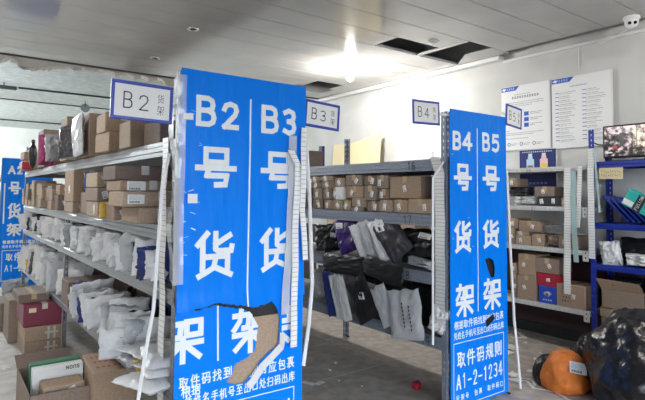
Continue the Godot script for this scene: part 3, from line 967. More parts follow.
func rack_b4() -> void:
	var zs := [-2.43, -4.35, -6.3]
	var t := rack("storage_rack", "slate grey steel rack of cartons and bags behind the B4 and B5 banner", 2.885, 3.55, zs, [1.765, 1.36, 0.945, 0.50], 2.1, "slate_steel", 0.085)
	hand_number("16", Vector3(2.8755, 1.69, -2.80), Vector3(-1, 0, 0), 0.035, 0.06, t)
	hand_number("17", Vector3(2.8755, 1.285, -2.84), Vector3(-1, 0, 0), 0.035, 0.06, t)
	hand_number("18", Vector3(2.8755, 0.87, -2.86), Vector3(-1, 0, 0), 0.035, 0.06, t)
	hand_number("19", Vector3(2.8755, 0.425, -2.66), Vector3(-1, 0, 0), 0.035, 0.06, t)
	# cartons on the second shelf: [z0, z1, y0, y1] front faces measured along the shelf
	var rows := [[-4.07,-3.92,1.362,1.45,5],[-3.91,-3.77,1.362,1.45,3],[-3.76,-3.62,1.362,1.452,1],[-3.61,-3.52,1.362,1.45,4],[-3.51,-3.34,1.362,1.392,3],[-3.31,-3.145,1.362,1.45,5],[-3.14,-2.995,1.362,1.46,1],[-2.985,-2.835,1.362,1.465,4],[-2.83,-2.58,1.362,1.472,0],
		[-4.07,-3.93,1.452,1.555,3],[-3.92,-3.79,1.452,1.555,5],[-3.785,-3.715,1.454,1.57,1],[-3.585,-3.345,1.472,1.575,4],[-3.505,-3.32,1.394,1.47,1],[-3.33,-3.18,1.452,1.578,3],[-3.17,-3.035,1.462,1.55,5],[-3.03,-2.70,1.474,1.645,4],
		[-4.12,-3.96,1.557,1.62,5],[-3.955,-3.76,1.557,1.625,3],[-3.75,-3.60,1.572,1.65,1],[-3.585,-3.36,1.577,1.675,3],[-3.345,-3.19,1.580,1.66,5],[-3.18,-3.04,1.552,1.66,3],[-4.10,-3.97,1.622,1.672,1],[-3.96,-3.77,1.627,1.675,4]]
	for r in rows:
		var d := rng.randf_range(0.24, 0.34)
		var x := 2.90 + rng.randf_range(0.0, 0.02)
		var lo := Vector3(x, r[2], r[0])
		carton(lo, Vector3(x + d, r[3], r[1]), card(r[4]), "%s stickered %scarton in the %s row on the B4 second shelf" % [TONE[card(r[4])], "large " if r[1] - r[0] > 0.3 else ("narrow " if r[1] - r[0] < 0.12 else ""), "lowest" if r[2] < 1.38 else ("top" if r[2] > 1.55 else "middle")], "stickered cartons on the B4 second shelf", {"tape_x": true, "tape_mat": "tape", "stick": [["x", rng.randf_range(-0.2, 0.2), 0.45, 0.035, 0.05, rng.randf_range(-0.8, 0.8)]]})
	carton(Vector3(2.89, 1.454, -3.71), Vector3(3.1, 1.57, -3.60), "white_card", "white carton amid brown ones on the B4 second shelf", "", {"tape": false, "stick": [["x", 0.1, 0.35, 0.03, 0.04, 0.5]]})
	carton(Vector3(3.05, 1.474, -2.69), Vector3(3.3, 1.50, -2.56), "blue_box", "flat blue box lying behind cartons on the B4 second shelf", "", {"tape": false})
	# second-shelf far bay
	var z := -4.42
	while z > -6.1:
		var d := rng.randf_range(0.16, 0.26)
		var y := 1.362
		while y < 1.55:
			var h := rng.randf_range(0.08, 0.14)
			if y + h > 1.67: break
			carton(Vector3(2.90, y, z - d), Vector3(3.2, y + h, z), card(), "brown carton in the far bay of the B4 second shelf", "cartons in the far bay of the B4 second shelf", {"tape": false})
			y += h + 0.002
		z -= d + 0.02
	# on the top shelf
	var tb := carton(Vector3(2.95, 1.767, -4.42), Vector3(3.12, 1.935, -4.20), "card5", "dark brown carton with print on top of the B4 rack", "", {"tape": false})
	carton(Vector3(3.36, 1.767, -4.62), Vector3(3.40, 2.03, -4.55), "navy_print", "narrow dark blue box on the far part of the B4 top shelf", "", {"tape": false})
	rear_goods(3.40, -2.5, -3.85, 0.947, 0.28, "B4 third shelf")
	rear_goods(3.40, -2.5, -3.85, 0.502, 0.33, "B4 bottom shelf")
	# third shelf: big plastic bags leaning along the shelf
	var Y := 0.947
	var L := -PI / 2
	bag(Vector3(3.0, Y, -3.84), Vector3(0.24, 0.25, 0.08), L + 0.3, 0.0, 0.2, "bag_black", "black plastic bag at the far end of the B4 third shelf", "", 0, true)
	bag(Vector3(3.02, Y, -3.98), Vector3(0.26, 0.25, 0.10), L + 0.3, 0.0, 0.1, "bag_char", "charcoal plastic bag behind the black one on the B4 third shelf", "", 8)
	bag(Vector3(2.93, Y, -3.50), Vector3(0.27, 0.32, 0.07), L + 0.25, -0.12, 0.40, "bag_purple", "purple plastic bag leaning on the B4 third shelf", "", 1, true)
	bag(Vector3(2.91, Y, -3.29), Vector3(0.12, 0.30, 0.04), L + 0.5, -0.05, 0.42, "bag_white", "thin white mailer leaning beside the purple bag on the B4 third shelf", "", 2)
	bag(Vector3(2.91, Y, -3.17), Vector3(0.13, 0.33, 0.05), L + 0.4, -0.05, 0.40, "bag_pale", "pale grey mailer leaning between white ones on the B4 third shelf", "", 3)
	bag(Vector3(2.90, Y, -3.02), Vector3(0.17, 0.34, 0.06), L + 0.3, -0.05, 0.42, "bag_white", "broad white mailer with a dark band on the B4 third shelf", "", 4)
	bag(Vector3(3.04, Y, -2.76), Vector3(0.46, 0.27, 0.14), L + 0.1, -0.1, 0.05, "bag_black", "large black plastic bag filling the near end of the B4 third shelf", "", 5, true)
	bag(Vector3(2.92, Y, -2.88), Vector3(0.22, 0.38, 0.06), L + 0.3, -0.2, 0.75, "bag_char", "dark bag slumped over the edge of the B4 third shelf", "", 6, true)
	bag(Vector3(2.90, Y - 0.02, -2.66), Vector3(0.26, 0.07, 0.14), L, -0.2, -0.1, "bag_grey", "crumpled grey film hanging at the edge of the B4 third shelf", "", 7)
	bag(Vector3(2.85, 0.80, -3.55), Vector3(0.55, 0.17, 0.03), L, -0.05, 0.02, "bag_black", "flat black bag draped over the edge of the B4 third shelf", "", 3)
	bag(Vector3(2.852, 0.79, -3.05), Vector3(0.42, 0.17, 0.025), L, -0.05, -0.12, "bag_black", "black bag draped over the B4 third shelf edge below white mailers", "", 1)
	# bottom shelf
	Y = 0.502
	bag(Vector3(3.0, Y, -4.0), Vector3(0.2, 0.28, 0.1), L + 0.3, 0, 0.1, "bag_pale", "pale grey bag at the far end of the B4 bottom shelf", "", 3)
	bag(Vector3(2.96, Y, -3.75), Vector3(0.2, 0.27, 0.1), L + 0.3, 0, 0.2, "bag_grey", "grey crumpled bag on the B4 bottom shelf", "", 8)
	bag(Vector3(2.845, Y - 0.09, -3.66), Vector3(0.12, 0.40, 0.04), L + 0.1, -0.02, 0.3, "bag_navy", "navy blue mailer sliding off the B4 bottom shelf", "", 1)
	for i in 3:
		bag(Vector3(2.84, Y - 0.09, -3.55 + 0.05 * i), Vector3(0.10, 0.38, 0.025), L + 0.1, -0.02, 0.34, ["bag_white", "bag_pale", "bag_white"][i], "thin white mailer beside the navy one on the B4 bottom shelf", "thin white mailers on the B4 bottom shelf", 2 + i)
	bag(Vector3(3.02, Y, -3.22), Vector3(0.48, 0.31, 0.16), L + 0.05, -0.05, 0.08, "bag_black", "bulky black bag on the B4 bottom shelf", "", 5, true)
	bag(Vector3(2.84, Y - 0.08, -3.18), Vector3(0.24, 0.36, 0.04), L + 0.08, -0.03, 0.55, "bag_black", "flat black bag hanging over the edge of the B4 bottom shelf", "", 6, true)
	bag(Vector3(3.02, Y, -2.76), Vector3(0.46, 0.3, 0.12), L + 0.05, -0.05, 0.0, "bag_black", "black bag behind the pale lettered mailer on the B4 bottom shelf", "", 0, true)
	bag(Vector3(2.85, Y - 0.05, -2.95), Vector3(0.16, 0.32, 0.03), L + 0.1, -0.03, 0.5, "bag_pale", "pale grey mailer fanned beside the lettered mailer on the B4 bottom shelf", "", 7)
	var lm := bag(Vector3(2.835, Y - 0.10, -2.76), Vector3(0.32, 0.36, 0.04), L + 0.06, -0.04, 0.16, "bag_pale", "large pale grey mailer with dark lettering on the B4 bottom shelf", "", 4)
	var ls := newst()
	var rr := RandomNumberGenerator.new()
	rr.seed = 5
	for c in 2:
		ls = newst()
		for k in 7:
			var yy := 0.25 + k * 0.075 - c * 0.06
			var xx := 0.02 + c * 0.2 - k * 0.006
			quad(ls, Vector3(xx, yy, 0.72), Vector3(xx + 0.035, yy, 0.72), Vector3(xx + 0.035, yy + rr.randf_range(0.02, 0.055), 0.72), Vector3(xx, yy + 0.05, 0.72), Vector3(0, 0, 1))
		put("printed_lettering", ls.commit(), M["ink"], lm)
	bag(Vector3(2.89, Y, -2.53), Vector3(0.14, 0.20, 0.07), L + 0.2, 0, -0.3, "bag_white", "small cream white pouch at the near end of the B4 bottom shelf", "", 8)

func banners() -> void:
	var k := 700.0
	# ---- B2 | B3
	var up := Image.create(508, 1400, false, Image.FORMAT_RGB8)
	up.fill(BLUE)
	big_print(up, k, [["B",0.070,0.127,0.189,0.271],["2",0.211,0.142,0.315,0.275],["B",0.436,0.135,0.554,0.278],["3",0.573,0.140,0.668,0.279],["号",0.069,0.362,0.311,0.587],["号",0.435,0.366,0.682,0.588],["货",0.074,0.786,0.314,1.023],["货",0.433,0.782,0.665,1.016]], PALE)
	stroke_px(up, 0.378 * k, 0.115 * k, 0.374 * k, 1.22 * k, 0.0048 * k, PALE)
	# torn chips of the print along the left edge
	var r := RandomNumberGenerator.new()
	r.seed = 8
	for i in 14:
		var cx := r.randf_range(0.01, 0.10)
		var cy: float = [0.22, 0.62, 0.72, 0.80, 0.87, 0.38][i % 6] + r.randf_range(-0.03, 0.03)
		stroke_px(up, cx * k, cy * k, (cx + r.randf_range(0.01, 0.03)) * k, (cy + r.randf_range(-0.01, 0.01)) * k, r.randf_range(0.6, 2.2), PALE.darkened(0.06))
	banner_material("banner_upper", up)
	var lo := Image.create(508, 1400, false, Image.FORMAT_RGB8)
	lo.fill(BLUE)
	lower_print(lo, k, 0.0, 0.085, 0.65, PALE)
	big_print(lo, k, [["架",0.436,1.188,0.662,1.415]], PALE)
	# the torn left piece of the sheet slid left
	lo.fill_rect(Rect2i(0, int(1.10 * k), int(0.46 * k), int(0.385 * k)), BLUE)
	lo.fill_rect(Rect2i(0, int(1.45 * k), int(0.38 * k), int(0.105 * k)), BLUE)
	big_print(lo, k, [["架",-0.074,1.184,0.154,1.410],["架",0.288,1.183,0.515,1.418]], PALE)
	stroke_px(lo, 0.215 * k, 1.12 * k, 0.222 * k, 1.425 * k, 0.0048 * k, PALE)
	line_px(lo, "取件码找到", k, 0.048, 1.502, 0.276, 1.495, 0.046, 0.058, 0.0032, PALE)
	line_px(lo, "根据", k, 0.06, 1.545, 0.11, 1.543, 0.046, 0.05, 0.003, PALE)
	lo.fill_rect(Rect2i(int(0.5 * k), int(1.10 * k), int(0.09 * k), int(0.33 * k)), BLUE)
	banner_material("banner_lower", lo)
	var hole := PackedVector2Array([Vector2(0.263,1.12),Vector2(0.342,1.187),Vector2(0.400,1.215),Vector2(0.443,1.287),Vector2(0.438,1.353),Vector2(0.427,1.413),Vector2(0.381,1.445),Vector2(0.314,1.463),Vector2(0.303,1.501),Vector2(0.266,1.542),Vector2(0.321,1.563),Vector2(0.366,1.568),Vector2(0.417,1.523),Vector2(0.452,1.478),Vector2(0.511,1.437),Vector2(0.566,1.41),Vector2(0.572,1.358),Vector2(0.574,1.268),Vector2(0.557,1.213),Vector2(0.525,1.17),Vector2(0.51,1.1)])
	var tear := [[0.0, 1.165], [0.054, 1.167], [0.125, 1.156], [0.203, 1.141], [0.263, 1.153], [0.342, 1.172], [0.411, 1.186], [0.477, 1.183], [0.519, 1.167], [0.556, 1.15], [0.57, 1.3], [0.575, 1.6]]
	var t := thing("blue_banner", "torn blue film banner reading B2 and B3 on the rack end", "banner", Vector3(1.2875, 0.105, -2.40))
	film_sheet(0.925, 2.105, -2.395, 0.725, 0.0, 1.195, 2.0, "banner_upper", [], t, "upper_sheet", tear.slice(0, 10), [], 0.038, 0.0022)
	film_sheet(0.925, 2.105, -2.402, 0.725, 1.08, 2.0, 2.0, "banner_lower", [hole], t, "lower_sheet", [], [[0.0, 1.10], [0.04, 1.14], [0.07, 1.168], [0.125, 1.168], [0.203, 1.156], [0.263, 1.172], [0.342, 1.19], [0.5, 1.195], [0.56, 1.12], [0.60, 1.09], [0.73, 1.085]], 0.0, 0.0016)
	# white back of the torn film curling out at the hole
	var fs := newst()
	var fp := [[0.575, 1.34], [0.572, 1.40], [0.52, 1.44], [0.455, 1.485], [0.40, 1.55], [0.375, 1.57]]
	for i in fp.size() - 1:
		var a := Vector3(0.925 + fp[i][0], 2.105 - fp[i][1], -2.394)
		var b := Vector3(0.925 + fp[i + 1][0], 2.105 - fp[i + 1][1], -2.394)
		var wv := Vector3(-0.02 - 0.012 * (i % 2), -0.015 + 0.03 * ((i + 1) % 2) * 0.4, 0.02)
		var wv2 := Vector3(-0.02 - 0.012 * ((i + 1) % 2), -0.015 + 0.03 * (i % 2) * 0.4, 0.02)
		sheet(fs, a, b, b + wv2 + Vector3(0.045, -0.012, 0), a + wv + Vector3(0.045, -0.012, 0), 0.0008)
	var fo := put("torn_flap", fs.commit(), M["white_card"], t)
	fo.position = -t.position
	label_plate(t, Vector3(0.925 + 0.065, 2.105 - 0.63, -2.388) - t.position, Vector3(0, 0, 1), Vector3.UP, 0.05, 0.045, "paper", "sticker")
	label_plate(t, Vector3(0.925 + 0.035, 2.105 - 0.235, -2.388) - t.position, Vector3(0, 0, 1), Vector3.UP, 0.05, 0.03, "paper", "sticker")
	# what shows through the hole
	tag(put("cardboard_sheet", boxm(Vector3(1.06, 0.40, -2.426), Vector3(1.56, 0.86, -2.414)), M["card0"]), "brown cardboard sheet seen through the tear in the B2 banner", "cardboard")
	tag(put("dark_panel", boxm(Vector3(1.0, 0.862, -2.426), Vector3(1.6, 1.1, -2.416)), M["dark"]), "black plastic panel behind the tear in the B2 banner", "panel")
	var fi := thing("film_wrap", "cloudy clear film wrapped round the left edge of the B2 banner", "film", Vector3(0.93, 1.05, -2.42))
	film_sheet(0.9, 2.07, -2.388, 0.05, 0.0, 1.0, 1.0, "film", [], fi, "front_film", [], [], 0.0, 0.008)
	var fm := newst()
	for i in 20:
		var ya := 2.07 - i * 0.05
		var wb := func(y: float) -> float: return 0.012 * sin(y * 13.0)
		quad(fm, Vector3(0.9 + wb.call(ya), ya, -2.388), Vector3(0.9 + wb.call(ya - 0.05), ya - 0.05, -2.388), Vector3(0.92 + wb.call(ya - 0.05), ya - 0.05, -2.5 + wb.call(ya * 2.0)), Vector3(0.92 + wb.call(ya), ya, -2.5 + wb.call((ya + 0.05) * 2.0)), Vector3(-1, 0, 0))
	var fo2 := put("side_film", fm.commit(), M["film"], fi)
	fo2.position = -fi.position
	# ---- B4 | B5
	var b := Image.create(466, 1470, false, Image.FORMAT_RGB8)
	b.fill(BLUE)
	big_print(b, k, [["B",0.028,0.160,0.127,0.287],["4",0.138,0.157,0.253,0.286],["B",0.364,0.145,0.467,0.278],["5",0.479,0.148,0.585,0.279],["号",0.037,0.376,0.249,0.589],["号",0.361,0.377,0.589,0.589],["货",0.035,0.792,0.251,1.020],["货",0.356,0.792,0.583,1.005],["架",0.053,1.233,0.268,1.470],["架",0.369,1.222,0.590,1.460]], PALE)
	stroke_px(b, 0.308 * k, 0.12 * k, 0.308 * k, 1.45 * k, 0.004 * k, PALE)
	lower_print(b, k, 0.0, 0.065, 0.59, PALE)
	for i in 10:
		var cx := r.randf_range(0.01, 0.6)
		var cy := r.randf_range(0.3, 1.4)
		stroke_px(b, cx * k, cy * k, (cx + r.randf_range(0.005, 0.02)) * k, (cy + r.randf_range(-0.01, 0.01)) * k, r.randf_range(0.6, 1.6), PALE)
	banner_material("banner_b", b)
	var h1 := PackedVector2Array([Vector2(0.389,1.082),Vector2(0.44,1.075),Vector2(0.49,1.095),Vector2(0.512,1.157),Vector2(0.50,1.222),Vector2(0.46,1.225),Vector2(0.43,1.173)])
	var h2 := PackedVector2Array([Vector2(0.39,1.528),Vector2(0.487,1.490),Vector2(0.505,1.535),Vector2(0.401,1.583)])
	var t2 := thing("blue_banner", "blue film banner reading B4 and B5 with code rule A1-2-1234", "banner", Vector3(3.2175, 0.015, -2.40))
	film_sheet(2.885, 2.115, -2.398, 0.665, 0.0, 2.1, 2.1, "banner_b", [h1, h2], t2, "sheet", [], [], 0.0, 0.0022)
	tag(put("dark_panel", boxm(Vector3(3.2, 0.5, -2.426), Vector3(3.5, 1.1, -2.416)), M["dark"]), "black panel behind the small holes in the B4 banner", "panel")
	# ---- framed signs clipped to the rack ends
	clip_sign("B2", Vector3(0.748, 1.918, -2.41), 0.283, 0.178, -0.02, 0.0, "blue framed sign B2 sticking out left of the torn banner", 1.0)
	clip_sign("B3", Vector3(1.778, 1.957, -2.41), 0.25, 0.155, -0.06, 0.0, "blue framed sign B3 sticking out right of the torn banner", -1.0)
	clip_sign("B4", Vector3(2.656, 2.063, -2.41), 0.268, 0.165, 0.03, 0.0, "blue framed sign B4 sticking out left of the second banner", 1.0, 0.12)
	clip_sign("B5", Vector3(3.675, 2.132, -2.41), 0.25, 0.17, -0.07, 0.1, "blue framed sign B5 sticking out right of the second banner", -1.0)
	# ---- hanging rolls of shelf stickers and straps
	var W := Vector3(0, 0, 0.08)
	var gs := "hanging strips of shelf stickers"
	ribbon("sticker_strip", [Vector3(0.922, 1.78, -2.585), Vector3(0.915, 1.40, -2.575), Vector3(0.918, 0.9, -2.57), Vector3(0.918, 0.30, -2.56)], W, "stickers", "ruled white sticker strip on the left post of the B2 rack", "sticker strip", gs)
	ribbon("sticker_strip", [Vector3(1.54, 1.74, -2.372), Vector3(1.592, 1.66, -2.374), Vector3(1.578, 1.41, -2.374), Vector3(1.576, 1.0, -2.374), Vector3(1.572, 0.68, -2.374)], Vector3(0.042, 0, 0), "stickers", "ruled white sticker strip hanging over the B3 column of the torn banner", "sticker strip", gs)
	ribbon("sticker_strip", [Vector3(1.625, 1.87, -2.37), Vector3(1.622, 1.41, -2.372), Vector3(1.642, 1.14, -2.37)], Vector3(0.036, 0, 0), "stickers", "ruled white sticker strip along the right edge of the torn banner", "sticker strip", gs)
	ribbon("film_strip", [Vector3(1.56, 1.82, -2.38), Vector3(1.548, 1.3, -2.38), Vector3(1.52, 0.86, -2.38)], Vector3(0.05, 0, 0), "film", "cloudy film strip hanging over the B3 column", "film")
	ribbon("sticker_strip", [Vector3(2.83, 1.77, -2.49), Vector3(2.868, 1.66, -2.48), Vector3(2.872, 1.2, -2.478), Vector3(2.872, 0.56, -2.478)], Vector3(0, 0, 0.09), "stickers", "ruled white sticker strip on the left post of the B4 rack", "sticker strip", gs)
	for s in [["white twisted strap hanging by the left post of the B2 rack", [Vector3(0.90, 1.69, -2.47), Vector3(0.862, 1.515, -2.45), Vector3(0.850, 1.23, -2.45), Vector3(0.836, 0.954, -2.45), Vector3(0.806, 0.774, -2.45), Vector3(0.776, 0.555, -2.45), Vector3(0.75, 0.3, -2.45), Vector3(0.75, 0.01, -2.44)], 0.009],
			["white strap hanging right of the torn banner", [Vector3(1.66, 1.78, -2.40), Vector3(1.685, 1.5, -2.40), Vector3(1.71, 1.0, -2.40), Vector3(1.69, 0.78, -2.40), Vector3(1.655, 0.56, -2.40)], 0.012],
			["white strap hanging left of the B4 rack post", [Vector3(2.88, 1.74, -2.45), Vector3(2.76, 1.62, -2.44), Vector3(2.745, 1.3, -2.43), Vector3(2.742, 0.49, -2.43)], 0.008],
			["white strap hanging from the right edge of the B4 banner to the floor", [Vector3(3.56, 1.7, -2.40), Vector3(3.60, 1.04, -2.40), Vector3(3.64, 0.54, -2.40), Vector3(3.70, 0.01, -2.39)], 0.011]]:
		var ts := newst()
		var pts := []
		for i in s[1].size() - 1:
			for q in 4:
				pts.append(s[1][i].lerp(s[1][i + 1], q / 4.0))
		pts.append(s[1][-1])
		tube(ts, pts, s[2], 6)
		tag(put("hanging_strap", ts.commit(), M["plastic_white"]), s[0], "strap")

func wall_shelves() -> void:
	var zs := [-2.482, -4.45, -6.9]
	var t := rack("wall_rack", "white steel shelving along the right wall under the posters", 5.0, 5.36, zs, [1.80, 1.40, 0.985, 0.415], 2.06, "white_steel", 0.045, "white_steel", false)
	hand_number("26", Vector3(4.9905, 1.762, -3.13), Vector3(-1, 0, 0), 0.022, 0.028, t)
	hand_number("27", Vector3(4.9905, 1.362, -3.08), Vector3(-1, 0, 0), 0.022, 0.028, t)
	for y in [1.40, 0.985, 0.415]:
		var br := put("bracket", boxm(Vector3(4.985, y - 0.10, -2.545) - t.position, Vector3(4.995, y - 0.0, -2.49) - t.position), M["white_steel"], t)
		for q in 2:
			put("bolt_hole", boxm(Vector3(4.9835, y - 0.03 - q * 0.045, -2.522) - t.position, Vector3(4.9855, y - 0.015 - q * 0.045, -2.512) - t.position, 0.0005), M["hole_black"], br)
	var A := [[-3.24,-2.99,1.13,1.24,1,2],[-3.27,-3.12,1.087,1.128,0,2],[-3.28,-3.10,0.987,1.085,0,2],[-3.35,-3.285,0.987,1.15,3,2],[-3.36,-3.25,1.152,1.26,1,2],[-3.09,-2.95,0.987,1.11,4,2],[-2.80,-2.60,0.987,1.115,1,2],
		[-3.05,-2.83,1.50,1.60,3,1],[-2.765,-2.68,1.402,1.49,4,1],[-3.39,-3.26,1.60,1.69,1,1],
		[-3.25,-3.05,0.672,0.89,4,3],[-3.265,-3.045,0.417,0.67,1,3],[-3.06,-2.79,0.72,0.87,3,3],[-2.825,-2.54,0.417,0.64,0,3],[-3.335,-3.27,0.672,0.78,1,3],[-3.335,-3.275,0.417,0.67,3,3]]
	for b in A:
		var nm: String = ["top", "second", "third", "bottom"][b[5]]
		var n := carton(Vector3(5.01, b[2], b[0]), Vector3(5.01 + rng.randf_range(0.2, 0.3), b[3], b[1]), card(b[4]), "%s stickered carton on the %s wall shelf, %s" % [TONE[card(b[4])], nm, "on the board" if b[2] in [0.417, 0.987, 1.402] else "stacked on others"], "stickered cartons on the %s wall shelf" % nm, {"tape_x": true, "stick": [["x", rng.randf_range(-0.2, 0.15), 0.5, 0.035, 0.045, rng.randf_range(-0.5, 0.5)]]})
		if b[0] == -2.825:
			n.set_meta("label", "brown printed carton at the near end of the bottom wall shelf")
			n.remove_meta("group")
			var ps := newst()
			for q in 3:
				ink_text(ps, "包裹货号", Vector3(-n.position.x + 5.0085, 0.05 + 0.035 * q, -0.09 + 0.01 * q), Vector3(0, 0, 1), Vector3.UP, 0.02, 0.022, 0.027, 0.0022)
			put("print", ps.commit(), M["brown_ink"], n)
	carton(Vector3(5.015, 0.59, -3.04), Vector3(5.25, 0.718, -2.79), "red_box", "red box on the bottom wall shelf stacked over the blue box", "", {"tape": false, "stick": [["x", 0.0, 0.5, 0.04, 0.035, 0.1]]})
	var bb := carton(Vector3(5.015, 0.417, -3.02), Vector3(5.25, 0.588, -2.83), "blue_box", "blue box with a white emblem on the bottom wall shelf", "", {"tape": false})
	var es := newst()
	for q in 5:
		var a := -0.9 + q * 0.45
		sheet(es, Vector3(-0.1195, 0.07, -0.012), Vector3(-0.1195, 0.07, 0.012), Vector3(-0.1195, 0.07 + 0.055 * cos(a), 0.012 + 0.045 * sin(a)), Vector3(-0.1195, 0.07 + 0.05 * cos(a), -0.012 + 0.045 * sin(a)), 0.001)
	for q in 4:
		sheet(es, Vector3(-0.1195, 0.03, -0.045 + q * 0.026), Vector3(-0.1195, 0.03, -0.033 + q * 0.026), Vector3(-0.1195, 0.042, -0.033 + q * 0.026), Vector3(-0.1195, 0.042, -0.045 + q * 0.026), 0.001)
	put("emblem", es.commit(), M["paper"], bb)
	carton(Vector3(5.02, 1.402, -3.03), Vector3(5.25, 1.498, -2.775), "black_box", "black box with two stickers on the second wall shelf", "", {"tape": false, "stick": [["x", -0.3, 0.5, 0.04, 0.05, 0.2], ["x", 0.2, 0.55, 0.035, 0.05, 0.0]]})
	var L := -PI / 2
	bag(Vector3(5.13, 1.402, -3.18), Vector3(0.31, 0.10, 0.22), L, 0, 0, "bag_white", "white crumpled bag lying on the second wall shelf", "", 4)
	bag(Vector3(5.15, 1.49, -3.29), Vector3(0.24, 0.11, 0.2), L, 0, 0, "bag_char", "dark grey bag on top of the white one on the second wall shelf", "", 5)
	var cb := bag(Vector3(5.12, 0.987, -2.87), Vector3(0.14, 0.13, 0.18), L, 0, 0, "card3", "brown pouch in clear film on the third wall shelf", "", 6, true)
	bag(Vector3(5.13, 1.10, -2.90), Vector3(0.22, 0.11, 0.16), L, 0, 0, "clear_plastic", "clear plastic wrap heaped on the third wall shelf", "", 7)
	# far unit behind the B4 rack: a few cartons and a cream board leaning on top
	for i in 6:
		var z := -4.75 - 0.33 * i
		for y in [0.417, 0.987, 1.402]:
			carton(Vector3(5.02, y, z - 0.26), Vector3(5.3, y + rng.randf_range(0.14, 0.26), z), card(), "brown carton in the far unit of the wall shelving", "cartons in the far unit of the wall shelving", {"tape": false})
	var cs := newst()
	var prev := Vector3.ZERO
	for i in 13:
		var f := i / 12.0
		var z: float = lerp(-6.80, -5.66, f)
		var top := 2.36 - 0.05 * sin(f * 3.6 + 0.6) + (0.05 if i == 12 else 0.0)
		var x := 5.22 - 0.02 * sin(f * PI)
		if i > 0:
			var a := Vector3(prev.x, 1.802, prev.z)
			sheet(cs, a, Vector3(x, 1.802, z), Vector3(x + 0.05, top, z), Vector3(prev.x + 0.05, prev.y, prev.z), 0.012)
		prev = Vector3(x, top, z)
	var cr := thing("foam_board", "cream ribbed board standing on the far wall shelving", "board", Vector3(5.2, 1.802, -6.2))
	var co := put("board", cs.commit(), M["cream"], cr)
	co.position = -cr.position
	# sticker strips and teal film hanging from the wall shelving
	var W := Vector3(0, 0, 0.07)
	var gs := "hanging strips of shelf stickers"
	ribbon("sticker_strip", [Vector3(4.98, 1.79, -2.68), Vector3(4.975, 1.2, -2.685), Vector3(4.98, 0.55, -2.70)], W, "stickers", "long sticker strip hanging down the white wall shelving", "sticker strip", gs)
	ribbon("sticker_strip", [Vector3(4.98, 1.80, -2.555), Vector3(4.975, 1.5, -2.565), Vector3(4.98, 1.20, -2.585)], Vector3(0, 0, 0.045), "stickers", "short sticker strip hanging from the top wall shelf by the blue post", "sticker strip", gs)
	ribbon("sticker_strip", [Vector3(4.975, 1.96, -2.447), Vector3(4.972, 1.4, -2.45), Vector3(4.975, 0.92, -2.45)], Vector3(0, 0, 0.062), "stickers", "sticker strip stuck down the blue post", "sticker strip", gs)
	ribbon("film_strip", [Vector3(4.975, 1.75, -2.615), Vector3(4.97, 1.3, -2.62), Vector3(4.97, 0.87, -2.60)], Vector3(0, 0, 0.05), "film_teal", "pale teal film hanging beside the blue post", "film")
	ribbon("film_strip", [Vector3(4.965, 1.95, -2.41), Vector3(4.96, 1.6, -2.38), Vector3(4.97, 1.35, -2.37)], Vector3(0, 0, 0.02), "film_teal", "thin teal film hanging right of the blue post", "film")

